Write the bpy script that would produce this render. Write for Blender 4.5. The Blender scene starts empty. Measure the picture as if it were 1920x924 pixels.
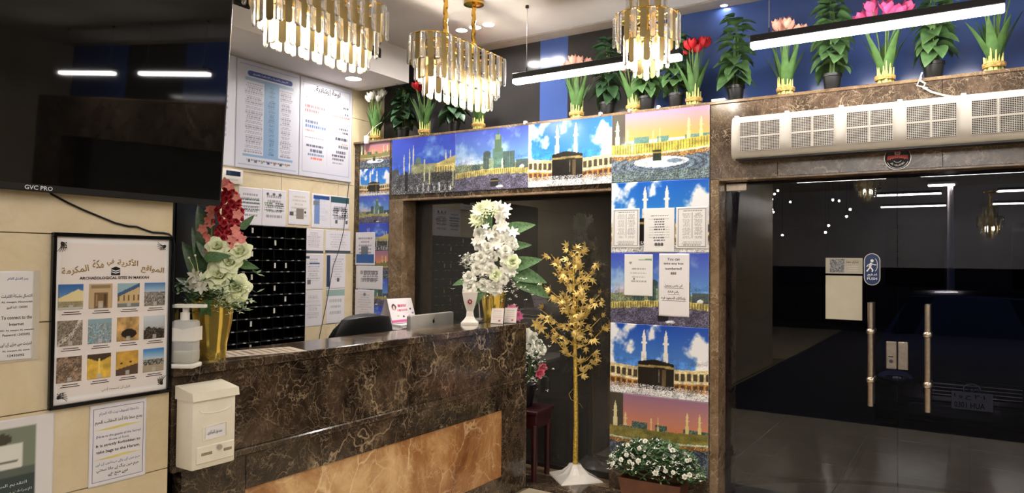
import bpy, bmesh, math, random
import numpy as np
from mathutils import Vector, Matrix, Euler

scene = bpy.context.scene
COL = scene.collection
PI = math.pi
random.seed(7)

# ------------------------------------------------------------------ camera, world, exposure
cam_d = bpy.data.cameras.new('camera')
cam = bpy.data.objects.new('camera', cam_d)
COL.objects.link(cam)
cam_d.sensor_width = 36.0
cam_d.lens = 1330.936 / 1920 * 36.0
cam_d.clip_start = 0.05
YAW, PITCH, ROLL = -0.572187592, 0.0208453062, 0.0108630722
f = Vector((math.sin(YAW) * math.cos(PITCH), math.cos(YAW) * math.cos(PITCH), math.sin(PITCH)))
r = Vector((math.cos(YAW), -math.sin(YAW), 0))
u = r.cross(f)
rr = r * math.cos(ROLL) + u * math.sin(ROLL)
uu = u * math.cos(ROLL) - r * math.sin(ROLL)
cam.matrix_world = Matrix(((rr.x, uu.x, -f.x, 0), (rr.y, uu.y, -f.y, 0), (rr.z, uu.z, -f.z, 1.55), (0, 0, 0, 1)))
scene.camera = cam

world = bpy.data.worlds.new('night')
scene.world = world
world.use_nodes = True
bg = world.node_tree.nodes['Background']
bg.inputs['Color'].default_value = (0.020, 0.028, 0.06, 1)
bg.inputs['Strength'].default_value = 0.35

scene.view_settings.view_transform = 'Standard'
scene.view_settings.look = 'None'
scene.view_settings.gamma = 1.0
scene.view_settings.exposure = 1.33
try:
    scene.view_settings.use_curve_mapping = False
    scene.cycles.use_denoising = True
    scene.cycles.denoiser = 'OPENIMAGEDENOISE'
    scene.cycles.sample_clamp_indirect = 15.0
    scene.cycles.max_bounces = 8
    scene.cycles.transparent_max_bounces = 16
    scene.cycles.caustics_refractive = False
    scene.cycles.caustics_reflective = False
except Exception:
    pass

LED_STRENGTH = 25.0        # diffusers of the linear pendants
SPOT_STRENGTH = 30.0       # recessed downlights
BULB_STRENGTH = 115.0       # chandelier bulbs

# ------------------------------------------------------------------ helpers: colour, materials
def lin(c):
    c = np.asarray(c, float) / 255.0
    return np.where(c <= 0.04045, c / 12.92, ((c + 0.055) / 1.055) ** 2.4)
def rgba(c):
    return tuple(float(v) for v in lin(c)) + (1.0,)

MATS = {}
def mat(name, col, rough=0.5, metal=0.0, noise=0.0, scale=12.0, bump=0.0, trans=0.0, coat=0.0, spec=0.5, emis=0.0, alpha=1.0, ior=1.45):
    if name in MATS:
        return MATS[name]
    m = bpy.data.materials.new(name); MATS[name] = m
    m.use_nodes = True
    nt = m.node_tree; b = nt.nodes['Principled BSDF']
    b.inputs['Base Color'].default_value = rgba(col)
    b.inputs['Roughness'].default_value = rough
    b.inputs['Metallic'].default_value = metal
    b.inputs['Transmission Weight'].default_value = trans
    b.inputs['Coat Weight'].default_value = coat
    b.inputs['Specular IOR Level'].default_value = spec
    b.inputs['IOR'].default_value = ior
    b.inputs['Alpha'].default_value = alpha
    if emis:
        b.inputs['Emission Color'].default_value = rgba(col)
        b.inputs['Emission Strength'].default_value = emis
    if noise or bump:
        tc = nt.nodes.new('ShaderNodeTexCoord'); nz = nt.nodes.new('ShaderNodeTexNoise')
        nz.inputs['Scale'].default_value = scale; nz.inputs['Detail'].default_value = 5
        nt.links.new(tc.outputs['Object'], nz.inputs['Vector'])
        if noise:
            cr = nt.nodes.new('ShaderNodeValToRGB')
            c = np.asarray(col, float)
            cr.color_ramp.elements[0].position = 0.3; cr.color_ramp.elements[1].position = 0.7
            cr.color_ramp.elements[0].color = rgba(np.clip(c * (1 - noise), 0, 255))
            cr.color_ramp.elements[1].color = rgba(np.clip(c * (1 + noise), 0, 255))
            nt.links.new(nz.outputs['Fac'], cr.inputs['Fac'])
            nt.links.new(cr.outputs['Color'], b.inputs['Base Color'])
        if bump:
            bp = nt.nodes.new('ShaderNodeBump'); bp.inputs['Strength'].default_value = bump
            bp.inputs['Distance'].default_value = 0.01
            nt.links.new(nz.outputs['Fac'], bp.inputs['Height'])
            nt.links.new(bp.outputs['Normal'], b.inputs['Normal'])
    return m

def marble(name, cols, vein, scale=3.0, rough=0.12, vein_amt=0.8, vscale=5.0, fine=16.0, width=0.03):
    m = bpy.data.materials.new(name); MATS[name] = m
    m.use_nodes = True
    nt = m.node_tree; N = nt.nodes.new; L = nt.links.new
    b = nt.nodes['Principled BSDF']; b.inputs['Roughness'].default_value = rough
    tc = N('ShaderNodeTexCoord')
    n1 = N('ShaderNodeTexNoise'); n1.inputs['Scale'].default_value = scale; n1.inputs['Detail'].default_value = 9
    n1.inputs['Roughness'].default_value = 0.68; n1.inputs['Distortion'].default_value = 0.9
    L(tc.outputs['Object'], n1.inputs['Vector'])
    cr = N('ShaderNodeValToRGB'); e = cr.color_ramp.elements
    e[0].position = 0.33; e[0].color = rgba(cols[0]); e[1].position = 0.68; e[1].color = rgba(cols[2])
    k = e.new(0.5); k.color = rgba(cols[1])
    L(n1.outputs['Fac'], cr.inputs['Fac'])
    # warped coordinates for the veins
    n2 = N('ShaderNodeTexNoise'); n2.inputs['Scale'].default_value = scale * 1.1; n2.inputs['Detail'].default_value = 6
    L(tc.outputs['Object'], n2.inputs['Vector'])
    wa = N('ShaderNodeVectorMath'); wa.operation = 'MULTIPLY_ADD'
    wa.inputs[1].default_value = (0.55, 0.55, 0.55)
    L(n2.outputs['Color'], wa.inputs[0]); L(tc.outputs['Object'], wa.inputs[2])
    last = cr.outputs['Color']
    for vs, amt, wid, thr in ((vscale, vein_amt, width, (0.50, 0.60)), (fine, vein_amt * 0.7, width * 1.8, (0.42, 0.60)), (fine * 2.8, vein_amt * 0.45, width * 3.0, (0.40, 0.62))):
        vo = N('ShaderNodeTexVoronoi'); vo.feature = 'DISTANCE_TO_EDGE'; vo.inputs['Scale'].default_value = vs
        L(wa.outputs[0], vo.inputs['Vector'])
        mr = N('ShaderNodeMapRange'); mr.inputs['From Min'].default_value = 0.0; mr.inputs['From Max'].default_value = wid
        mr.inputs['To Min'].default_value = amt; mr.inputs['To Max'].default_value = 0.0
        L(vo.outputs['Distance'], mr.inputs['Value'])
        n3 = N('ShaderNodeTexNoise'); n3.inputs['Scale'].default_value = vs * 0.55; n3.inputs['Detail'].default_value = 3
        L(tc.outputs['Object'], n3.inputs['Vector'])
        m3 = N('ShaderNodeMapRange'); m3.inputs['From Min'].default_value = thr[0]; m3.inputs['From Max'].default_value = thr[1]
        L(n3.outputs['Fac'], m3.inputs['Value'])
        mu = N('ShaderNodeMath'); mu.operation = 'MULTIPLY'
        L(mr.outputs['Result'], mu.inputs[0]); L(m3.outputs['Result'], mu.inputs[1])
        mx = N('ShaderNodeMix'); mx.data_type = 'RGBA'
        mx.inputs['B'].default_value = rgba(vein)
        L(mu.outputs[0], mx.inputs['Factor']); L(last, mx.inputs['A'])
        last = mx.outputs['Result']
    L(last, b.inputs['Base Color'])
    return m

def glass(name, tint, ior=1.5, rough=0.0, haze=0.0):
    m = bpy.data.materials.new(name); MATS[name] = m
    m.use_nodes = True
    nt = m.node_tree; N = nt.nodes.new; L = nt.links.new
    for n in list(nt.nodes):
        if n.type == 'BSDF_PRINCIPLED': nt.nodes.remove(n)
    out = [n for n in nt.nodes if n.type == 'OUTPUT_MATERIAL'][0]
    tr = N('ShaderNodeBsdfTransparent'); tr.inputs['Color'].default_value = rgba(tint)
    gl = N('ShaderNodeBsdfGlossy'); gl.inputs['Roughness'].default_value = rough
    gl.inputs['Color'].default_value = (1, 1, 1, 1)
    fr = N('ShaderNodeFresnel'); fr.inputs['IOR'].default_value = ior
    mx = N('ShaderNodeMixShader')
    ge = N('ShaderNodeNewGeometry'); iv = N('ShaderNodeMath'); iv.operation = 'SUBTRACT'; iv.inputs[0].default_value = 1.0
    mu = N('ShaderNodeMath'); mu.operation = 'MULTIPLY'
    L(ge.outputs['Backfacing'], iv.inputs[1]); L(fr.outputs[0], mu.inputs[0]); L(iv.outputs[0], mu.inputs[1])
    L(mu.outputs[0], mx.inputs[0]); L(tr.outputs[0], mx.inputs[1]); L(gl.outputs[0], mx.inputs[2])
    if haze:  # even grey haze mixed into the pane to lift its dark tone
        df = N('ShaderNodeBsdfDiffuse'); df.inputs['Color'].default_value = rgba((120, 116, 108)); m2 = N('ShaderNodeMixShader'); m2.inputs[0].default_value = haze
        L(mx.outputs[0], m2.inputs[1]); L(df.outputs[0], m2.inputs[2]); L(m2.outputs[0], out.inputs[0])
    else:
        L(mx.outputs[0], out.inputs[0])
    return m

def print_material(name, rough=0.4, coat=0.0):
    if name in MATS: return MATS[name]
    m = bpy.data.materials.new(name); MATS[name] = m
    m.use_nodes = True
    nt = m.node_tree; b = nt.nodes['Principled BSDF']
    at = nt.nodes.new('ShaderNodeAttribute'); at.attribute_name = 'ink'
    nt.links.new(at.outputs['Color'], b.inputs['Base Color'])
    b.inputs['Roughness'].default_value = rough
    b.inputs['Coat Weight'].default_value = coat
    b.inputs['Coat Roughness'].default_value = 0.05
    return m

# ------------------------------------------------------------------ helpers: meshes and objects
class MB:
    def __init__(s):
        s.bm = bmesh.new()
    def face(s, pts):
        vs = [s.bm.verts.new(p) for p in pts]
        return s.bm.faces.new(vs)
    def box(s, x0, x1, y0, y1, z0, z1, bev=0.0, seg=1):
        r_ = bmesh.ops.create_cube(s.bm, size=1.0)
        vs = r_['verts']
        for v in vs:
            v.co = Vector(((x0 + x1) / 2 + v.co.x * (x1 - x0), (y0 + y1) / 2 + v.co.y * (y1 - y0), (z0 + z1) / 2 + v.co.z * (z1 - z0)))
        if bev:
            es = list({e for v in vs for e in v.link_edges})
            bmesh.ops.bevel(s.bm, geom=es, offset=bev, segments=seg, affect='EDGES', profile=0.5)
        return s
    def ring(s, c, ax, r, seg, sx=1.0):
        ax = Vector(ax).normalized()
        a = ax.orthogonal().normalized(); b_ = ax.cross(a)
        return [s.bm.verts.new(Vector(c) + (a * math.cos(2 * PI * i / seg) + b_ * math.sin(2 * PI * i / seg)) * r) for i in range(seg)]
    def bridge(s, A, B):
        n = len(A)
        for i in range(n):
            try: s.bm.faces.new((A[i], A[(i + 1) % n], B[(i + 1) % n], B[i]))
            except ValueError: pass
    def cyl(s, p0, p1, r0, r1=None, seg=12, caps=True):
        r1 = r0 if r1 is None else r1
        ax = Vector(p1) - Vector(p0)
        A = s.ring(p0, ax, r0, seg); B = s.ring(p1, ax, r1, seg)
        s.bridge(A, B)
        if caps:
            s.bm.faces.new(list(reversed(A))); s.bm.faces.new(B)
        return s
    def tube(s, pts, r, seg=6):
        pts = [Vector(p) for p in pts]; n = len(pts)
        rs = r if isinstance(r, (list, tuple)) else [r] * n
        prev = None; a = None
        for i, p in enumerate(pts):
            t = (pts[min(i + 1, n - 1)] - pts[max(i - 1, 0)])
            t = t.normalized() if t.length > 1e-9 else Vector((0, 0, 1))
            if a is None: a = t.orthogonal().normalized()
            else:
                a = a - t * a.dot(t)
                a = a.normalized() if a.length > 1e-6 else t.orthogonal().normalized()
            b_ = t.cross(a)
            R = [s.bm.verts.new(p + (a * math.cos(2 * PI * k / seg) + b_ * math.sin(2 * PI * k / seg)) * rs[i]) for k in range(seg)]
            if prev: s.bridge(prev, R)
            else: s.bm.faces.new(list(reversed(R)))
            prev = R
        s.bm.faces.new(prev)
        return s
    def lathe(s, prof, seg=24, c=(0, 0, 0), flute=0.0, nf=8):
        prev = None
        for (r_, z) in prof:
            R = []
            for k in range(seg):
                a = 2 * PI * k / seg
                q = r_ * (1 + flute * math.cos(nf * a))
                R.append(s.bm.verts.new((c[0] + q * math.cos(a), c[1] + q * math.sin(a), c[2] + z)))
            if prev: s.bridge(prev, R)
            elif r_ > 1e-4: s.bm.faces.new(list(reversed(R)))
            prev = R
        s.bm.faces.new(prev)
        return s
    def prism(s, poly, z0, z1):
        A = [s.bm.verts.new((p[0], p[1], z0)) for p in poly]; B = [s.bm.verts.new((p[0], p[1], z1)) for p in poly]
        s.bridge(A, B); s.bm.faces.new(list(reversed(A))); s.bm.faces.new(B)
        return s
    def sphere(s, c, r_, u_=12, v_=8, sc=(1, 1, 1)):
        k = bmesh.ops.create_uvsphere(s.bm, u_segments=u_, v_segments=v_, radius=r_)
        for v in k['verts']:
            v.co = Vector((c[0] + v.co.x * sc[0], c[1] + v.co.y * sc[1], c[2] + v.co.z * sc[2]))
        return s
    def torus(s, c, R_, r_, seg=24, ms=6, ax='z', sy=1.0):
        prev = None; first = None
        for i in range(seg):
            a = 2 * PI * i / seg
            ring = []
            for k in range(ms):
                b_ = 2 * PI * k / ms
                q = R_ + r_ * math.cos(b_)
                p = (q * math.cos(a), q * math.sin(a) * sy, r_ * math.sin(b_))
                if ax == 'y': p = (p[0], p[2], p[1])
                if ax == 'x': p = (p[2], p[0], p[1])
                ring.append(s.bm.verts.new((c[0] + p[0], c[1] + p[1], c[2] + p[2])))
            if prev: s.bridge(prev, ring)
            else: first = ring
            prev = ring
        s.bridge(prev, first)
        return s
    def patch(s, fn, nu, nv):
        g = [[s.bm.verts.new(fn(i / nu, j / nv)) for j in range(nv + 1)] for i in range(nu + 1)]
        for i in range(nu):
            for j in range(nv):
                s.bm.faces.new((g[i][j], g[i + 1][j], g[i + 1][j + 1], g[i][j + 1]))
        return s
    def mesh(s, name, m, smooth=False):
        bmesh.ops.recalc_face_normals(s.bm, faces=s.bm.faces[:])
        me = bpy.data.meshes.new(name)
        s.bm.to_mesh(me); s.bm.free()
        if m is not None: me.materials.append(m if not isinstance(m, str) else MATS[m])
        if smooth:
            me.polygons.foreach_set('use_smooth', [True] * len(me.polygons))
            try: me.set_sharp_from_angle(angle=math.radians(40))
            except Exception: pass
        return me

def obj(name, me, parent=None, loc=(0, 0, 0), rot=(0, 0, 0), scale=(1, 1, 1)):
    if isinstance(me, tuple): me = me[0].mesh(name, me[1], len(me) > 2 and me[2])
    o = bpy.data.objects.new(name, me)
    COL.objects.link(o)
    o.location = loc
    o.rotation_euler = rot if not isinstance(rot, Matrix) else rot.to_euler()
    if not hasattr(scale, '__len__'): scale = (scale,) * 3
    o.scale = scale
    if parent is not None: o.parent = parent
    return o
def tag(o, label, cat, group=None):
    o['label'] = label; o['category'] = cat
    if group: o['group'] = group
    return o
def thing(name, label, cat, loc=(0, 0, 0), rot=(0, 0, 0), group=None):
    return tag(obj(name, None, None, loc, rot), label, cat, group)
def struct(name, me, parent=None, **k):
    o = obj(name, me, parent, **k)
    if parent is None: o['kind'] = 'structure'
    return o
def dup(root, loc, label, group=None, rotz=None):
    rt = root.copy(); COL.objects.link(rt); rt.location = loc
    rt['label'] = label
    if group: rt['group'] = group
    if rotz is not None: rt.rotation_euler = (0, 0, rotz)
    for ch in list(root.children):
        c = ch.copy(); COL.objects.link(c); c.parent = rt
        for g in list(ch.children):
            d = g.copy(); COL.objects.link(d); d.parent = c
    return rt
def aim(d, roll=0.0, up=(0, 0, 1)):
    """rotation whose local +Y points along d, local +Z as near to up as can be, rolled about d"""
    d = Vector(d).normalized(); up = Vector(up)
    x = d.cross(up)
    if x.length < 1e-4: x = d.cross(Vector((0, 1, 0)))
    x.normalize(); z = x.cross(d)
    R = Matrix((x, d, z)).transposed()
    return R @ Matrix.Rotation(roll, 3, 'Y')
ROT_N = (PI / 2, 0, 0)           # sheet facing the room from the entrance wall (local x = X, y = Z, z = -Y)
ROT_W = (PI / 2, 0, PI / 2)      # sheet facing the room from the left walls (local x = Y, y = Z, z = +X)

# ------------------------------------------------------------------ helpers: lettering
AR = {}
for ch, base, n in (('ا', 0xFE8D, 2), ('ب', 0xFE8F, 4), ('ة', 0xFE93, 2), ('ت', 0xFE95, 4), ('ث', 0xFE99, 4), ('ج', 0xFE9D, 4), ('ح', 0xFEA1, 4), ('خ', 0xFEA5, 4),
                    ('د', 0xFEA9, 2), ('ذ', 0xFEAB, 2), ('ر', 0xFEAD, 2), ('ز', 0xFEAF, 2), ('س', 0xFEB1, 4), ('ش', 0xFEB5, 4), ('ص', 0xFEB9, 4), ('ض', 0xFEBD, 4),
                    ('ط', 0xFEC1, 4), ('ظ', 0xFEC5, 4), ('ع', 0xFEC9, 4), ('غ', 0xFECD, 4), ('ف', 0xFED1, 4), ('ق', 0xFED5, 4), ('ك', 0xFED9, 4), ('ل', 0xFEDD, 4),
                    ('م', 0xFEE1, 4), ('ن', 0xFEE5, 4), ('ه', 0xFEE9, 4), ('و', 0xFEED, 2), ('ى', 0xFEEF, 2), ('ي', 0xFEF1, 4), ('أ', 0xFE83, 2), ('إ', 0xFE87, 2),
                    ('آ', 0xFE81, 2), ('ء', 0xFE80, 1), ('ؤ', 0xFE85, 2), ('ئ', 0xFE89, 4), ('گ', 0xFB92, 4), ('ے', 0xFBAE, 2), ('ہ', 0xFBA6, 4), ('ں', 0xFB9E, 2), ('ی', 0xFBFC, 4), ('ک', 0xFB8E, 4), ('ڑ', 0xFB8C, 2)):
    AR[ch] = (base, n)
LA = {'ا': 0xFEFB, 'أ': 0xFEF7, 'إ': 0xFEF9, 'آ': 0xFEF5}
def arabic(s):
    out = []; i = 0; prev_join = False
    while i < len(s):
        c = s[i]
        if c == 'ل' and i + 1 < len(s) and s[i + 1] in LA:
            out.append(chr(LA[s[i + 1]] + (1 if prev_join else 0))); prev_join = False; i += 2; continue
        if c in AR:
            base, n = AR[c]
            nxt = s[i + 1] if i + 1 < len(s) else ' '
            nj = n == 4 and nxt in AR and AR[nxt][1] > 1
            pj = prev_join and n > 1
            k = 3 if (pj and nj) else (2 if nj else (1 if pj else 0))
            out.append(chr(base + k)); prev_join = nj
        else:
            out.append(c); prev_join = False
        i += 1
    txt = ''.join(reversed(out))
    # numbers keep their own order
    res = ''; buf = ''
    for c in txt:
        if c.isdigit(): buf = c + buf
        else: res += buf + c; buf = ''
    return res + buf
_tx = {}
def text_mesh(s, width=None, height=None, m=None, bold=0.0):
    """flat lettering, centred on the origin; scaled to a width, or to a height"""
    key = (s, width, height, m.name if m else '', bold)
    if key in _tx: return _tx[key]
    c = bpy.data.curves.new('lettering', 'FONT'); c.body = s; c.resolution_u = 2; c.offset = bold
    o = bpy.data.objects.new('lettering', c); COL.objects.link(o)
    dg = bpy.context.evaluated_depsgraph_get()
    me = bpy.data.meshes.new_from_object(o.evaluated_get(dg))
    bpy.data.objects.remove(o); bpy.data.curves.remove(c)
    n = len(me.vertices); co = np.empty(n * 3); me.vertices.foreach_get('co', co); co = co.reshape(-1, 3)
    lo, hi = co.min(0), co.max(0); co -= (lo + hi) / 2
    k = width / (hi[0] - lo[0]) if width else height / (hi[1] - lo[1])
    if width and height: co[:, 1] *= (height / (hi[1] - lo[1])) / k
    co *= k
    co[:, 2] = 0
    me.vertices.foreach_set('co', co.ravel()); me.update()
    me.materials.clear(); me.materials.append(m)
    _tx[key] = me
    return me
def letter(parent, s, x, y, m, width=None, height=None, z=0.0012, rot=0.0, bold=0.0, ar=False):
    return obj('lettering', text_mesh(arabic(s) if ar else s, width, height, m, bold), parent, (x, y, z), (0, 0, rot))

# ------------------------------------------------------------------ helpers: printed pictures (colour per point of a fine grid)
def fbm(W, H, seed, base=4, octs=5, ax=1.0):
    rng = np.random.RandomState(seed); out = np.zeros((H, W)); amp = 1.0; tot = 0
    for o in range(octs):
        n = base * 2 ** o; g = rng.rand(n + 2, int(n * ax) + 2)
        y = np.linspace(0, n, H); x = np.linspace(0, int(n * ax), W)
        yi = np.minimum(y.astype(int), n); xi = np.minimum(x.astype(int), int(n * ax))
        fy = (y - yi)[:, None]; fx = (x - xi)[None]
        fy = fy * fy * (3 - 2 * fy); fx = fx * fx * (3 - 2 * fx)
        a = g[yi][:, xi]; b_ = g[yi][:, xi + 1]; c = g[yi + 1][:, xi]; d = g[yi + 1][:, xi + 1]
        out += amp * ((a * (1 - fx) + b_ * fx) * (1 - fy) + (c * (1 - fx) + d * fx) * fy); tot += amp; amp *= 0.55
    return out / tot
class Canvas:
    def __init__(s, W, H, col=(240, 240, 240)):
        s.W, s.H = W, H; s.a = np.tile(np.asarray(col, float), (H, W, 1))
        s.x = np.linspace(0, 1, W)[None, :] * np.ones((H, 1)); s.y = np.linspace(0, 1, H)[:, None] * np.ones((1, W))
        s.rng = np.random.RandomState(W * 7 + H)
    def blend(s, mask, col):
        mask = np.clip(mask, 0, 1)[..., None]; s.a = s.a * (1 - mask) + np.asarray(col, float) * mask
    def grad(s, y0, y1, c0, c1):
        t = np.clip((s.y - y0) / max(y1 - y0, 1e-6), 0, 1)[..., None]; m = ((s.y >= y0) & (s.y <= y1))[..., None]
        s.a = np.where(m, np.asarray(c0, float) * (1 - t) + np.asarray(c1, float) * t, s.a)
    def rect(s, x0, y0, x1, y1, col, a=1.0):
        s.blend(((s.x >= x0) & (s.x <= x1) & (s.y >= y0) & (s.y <= y1)) * a, col)
    def ell(s, cx, cy, rx, ry, col, a=1.0):
        s.blend((((s.x - cx) / rx) ** 2 + ((s.y - cy) / ry) ** 2 <= 1) * a, col)
    def tri(s, cx, y0, y1, w, col):
        t = np.clip((s.y - y0) / (y1 - y0), 0, 1); s.blend((np.abs(s.x - cx) <= w * t) & (s.y >= y0) & (s.y <= y1), col)
    def minaret(s, cx, y0, y1, w, col):
        s.tri(cx, y0, y0 + (y1 - y0) * 0.22, w * 0.6, col); s.rect(cx - w * 0.5, y0 + (y1 - y0) * 0.2, cx + w * 0.5, y0 + (y1 - y0) * 0.6, col)
        s.rect(cx - w * 0.9, y0 + (y1 - y0) * 0.33, cx + w * 0.9, y0 + (y1 - y0) * 0.37, col); s.rect(cx - w * 0.75, y0 + (y1 - y0) * 0.58, cx + w * 0.75, y1, col)
    def speck(s, mask, cols, p, seed=1):
        rng = np.random.RandomState(seed)
        for c in cols: s.blend(mask * (rng.rand(s.H, s.W) < p), c)
    def clouds(s, y1, col, thr, soft, seed, base=3, a=1.0, ax=1.3):
        n = fbm(s.W, s.H, seed, base, 5, ax); s.blend(np.clip((n - thr) / soft, 0, 1) * (s.y < y1) * a, col)
    def lines(s, x0, x1, y0, y1, n, col, a=0.8, var=0.35, thick=None, seed=3):
        rng = np.random.RandomState(seed); h = (y1 - y0) / n
        for i in range(n):
            w = (x1 - x0) * (1 - var * rng.rand()); xs = x0 + (x1 - x0 - w) * 0.5
            y = y0 + h * (i + 0.5); t = (thick or h * 0.25)
            dash = (np.sin(s.x * s.W * 1.7 + rng.rand() * 9) > -0.75)
            s.blend(((s.x >= xs) & (s.x <= xs + w) & (np.abs(s.y - y) <= t)) * dash * a, col)
    def border(s, d, col, t=0.012, a=1.0, dy=None):
        dy = dy or d
        m = (s.x >= d) & (s.x <= 1 - d) & (s.y >= dy) & (s.y <= 1 - dy)
        k = (s.x >= d + t) & (s.x <= 1 - d - t) & (s.y >= dy + t) & (s.y <= 1 - dy - t)
        s.blend((m & ~k) * a, col)
    def mesh(s, name, w, h, m, thick=0.0, flip=False):
        """panel w x h centred on x, y; printed face at z = thick; with edges and a back when thick"""
        W, H = s.W, s.H
        X = (np.linspace(-0.5, 0.5, W) * w)[None, :] * np.ones((H, 1)); Y = (np.linspace(0.5, -0.5, H) * h)[:, None] * np.ones((1, W))
        co = np.stack([X, Y, np.full((H, W), thick)], -1).reshape(-1, 3)
        idx = np.arange(W * H).reshape(H, W)
        q = np.stack([idx[1:, :-1], idx[1:, 1:], idx[:-1, 1:], idx[:-1, :-1]], -1).reshape(-1, 4)
        col = np.concatenate([lin(np.clip(s.a, 0, 255)).reshape(-1, 3), np.ones((W * H, 1))], 1)
        if thick > 0:
            rim = np.concatenate([idx[0, :], idx[1:, -1], idx[-1, -2::-1], idx[-2:0:-1, 0]])
            n = len(rim); back = co[rim].copy(); back[:, 2] = 0
            bi = np.arange(len(co), len(co) + n); co = np.concatenate([co, back])
            ec = np.tile(np.array([[0.75, 0.74, 0.72, 1]]), (n, 1)); col = np.concatenate([col, ec])
            k = np.arange(n); k2 = (k + 1) % n
            side = np.stack([rim[k], rim[k2], bi[k2], bi[k]], 1); q = np.concatenate([q, side])
        me = bpy.data.meshes.new(name)
        me.vertices.add(len(co)); me.vertices.foreach_set('co', co.ravel())
        me.loops.add(q.size); me.loops.foreach_set('vertex_index', q.ravel())
        me.polygons.add(len(q)); me.polygons.foreach_set('loop_start', np.arange(0, q.size, 4)); me.polygons.foreach_set('loop_total', np.full(len(q), 4))
        me.update(calc_edges=True)
        at = me.color_attributes.new('ink', 'FLOAT_COLOR', 'POINT'); at.data.foreach_set('color', col.astype(np.float32).ravel())
        me.materials.append(m)
        return me

# ------------------------------------------------------------------ materials
marble('marble_dark', ((30, 22, 17), (58, 46, 36), (96, 78, 62)), (214, 190, 154), scale=3.6, rough=0.13, vein_amt=0.52, vscale=2.6, fine=11.0, width=0.022)
marble('marble_brown', ((46, 36, 28), (76, 61, 49), (106, 88, 73)), (196, 178, 150), scale=4.0, rough=0.16, vein_amt=0.7, vscale=4.0, fine=15.0, width=0.026)
marble('marble_trim', ((88, 68, 50), (118, 96, 72), (140, 116, 90)), (200, 178, 146), scale=6.0, rough=0.2, vein_amt=0.5, vscale=5.0, fine=18.0)
marble('onyx_panel', ((126, 80, 46), (172, 122, 76), (226, 190, 138)), (240, 212, 168), scale=1.5, rough=0.14, vein_amt=0.75, vscale=2.4, fine=7.0, width=0.02)
marble('limestone', ((214, 196, 158), (224, 206, 170), (232, 216, 184)), (198, 176, 138), scale=2.0, rough=0.22, vein_amt=0.25, vscale=1.6, fine=6.0)
marble('floor_stone', ((206, 190, 160), (220, 206, 178), (230, 218, 194)), (190, 170, 138), scale=1.8, rough=0.12, vein_amt=0.3, vscale=1.5, fine=6.0)
marble('pavement_stone', ((82, 76, 72), (104, 98, 92), (126, 118, 110)), (150, 142, 134), scale=2.5, rough=0.35, vein_amt=0.4, vscale=4.0, fine=12.0)
glass('door_glass', (205, 205, 214), 1.6)
glass('window_glass', (150, 150, 156), 1.9, 0.0, 0.22)
glass('clear_plastic', (235, 238, 238), 1.35, 0.05)
mat('grout', (120, 104, 82), 0.9, noise=0.1)
mat('ceiling_paint', (206, 200, 194), 0.9, noise=0.02, scale=3)
mat('soffit_paint', (216, 210, 204), 0.9, noise=0.02, scale=3)
mat('beam_paint', (176, 164, 150), 0.85, noise=0.03)
mat('wall_paint', (206, 196, 176), 0.8, noise=0.04, scale=2)
mat('blue_panel', (70, 94, 156), 0.16, noise=0.05, scale=1.5)
mat('charcoal_panel', (54, 52, 52), 0.12, noise=0.08, scale=1.5)
mat('black_gloss', (10, 10, 11), 0.12, noise=0.2)
mat('black_plastic', (16, 16, 17), 0.35, noise=0.15)
mat('screen_black', (7, 7, 8), 0.025, noise=0.2, spec=0.6)
mat('black_pot', (20, 20, 22), 0.4, noise=0.2)
mat('soil', (46, 34, 24), 0.95, noise=0.3, scale=60, bump=0.6)
mat('gold', (208, 166, 74), 0.2, metal=1.0, noise=0.08)
mat('gold_mirror', (168, 150, 104), 0.35, metal=0.6, noise=0.05)
mat('gold_leaf', (214, 184, 108), 0.4, metal=0.3, noise=0.18, scale=30)
mat('gold_bark', (214, 172, 76), 0.4, metal=0.35, noise=0.25, scale=80, bump=0.5)
mat('vase_gold', (246, 212, 108), 0.15, metal=0.85, noise=0.06)
mat('brushed_steel', (190, 178, 164), 0.28, metal=1.0, noise=0.06, scale=50)
mat('white_plastic', (232, 226, 216), 0.38, noise=0.02)
mat('cream_plastic', (236, 228, 208), 0.36, noise=0.02)
mat('white_ceramic', (240, 234, 224), 0.15, noise=0.02, coat=0.5)
mat('white_cable', (224, 216, 200), 0.5, noise=0.03)
mat('paper', (236, 232, 232), 0.75, noise=0.015, scale=8)
mat('leather', (24, 24, 26), 0.38, noise=0.15, scale=60, bump=0.15)
mat('silver', (196, 192, 186), 0.35, metal=0.6, noise=0.03)
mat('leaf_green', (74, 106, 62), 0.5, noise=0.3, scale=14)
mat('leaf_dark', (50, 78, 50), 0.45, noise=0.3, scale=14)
mat('tulip_leaf', (74, 108, 56), 0.5, noise=0.22, scale=12)
mat('stem_green', (96, 124, 60), 0.55, noise=0.15)
mat('stem_pale', (196, 198, 120), 0.6, noise=0.18, scale=30)
mat('twine', (190, 154, 92), 0.85, noise=0.25, scale=90)
mat('tulip_red', (186, 26, 36), 0.5, noise=0.2, scale=20)
mat('tulip_pink', (236, 84, 140), 0.5, noise=0.2, scale=20)
mat('tulip_peach', (240, 166, 148), 0.5, noise=0.16, scale=20)
mat('tulip_white', (240, 236, 224), 0.5, noise=0.05, scale=20)
mat('petal_red', (170, 36, 50), 0.55, noise=0.3, scale=18)
mat('petal_pink', (232, 138, 128), 0.55, noise=0.16, scale=20)
mat('petal_cream', (234, 240, 200), 0.55, noise=0.07, scale=12)
mat('petal_white', (240, 238, 226), 0.55, noise=0.05, scale=14)
mat('petal_rose', (220, 104, 124), 0.55, noise=0.15, scale=14)
mat('blossom_mauve', (206, 110, 150), 0.55, noise=0.25, scale=30)
mat('planter_brown', (92, 56, 38), 0.6, noise=0.15)
mat('red_wood', (50, 11, 15), 0.4, noise=0.2, scale=8)
mat('ink_black', (22, 20, 20), 0.6, noise=0.05)
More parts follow.
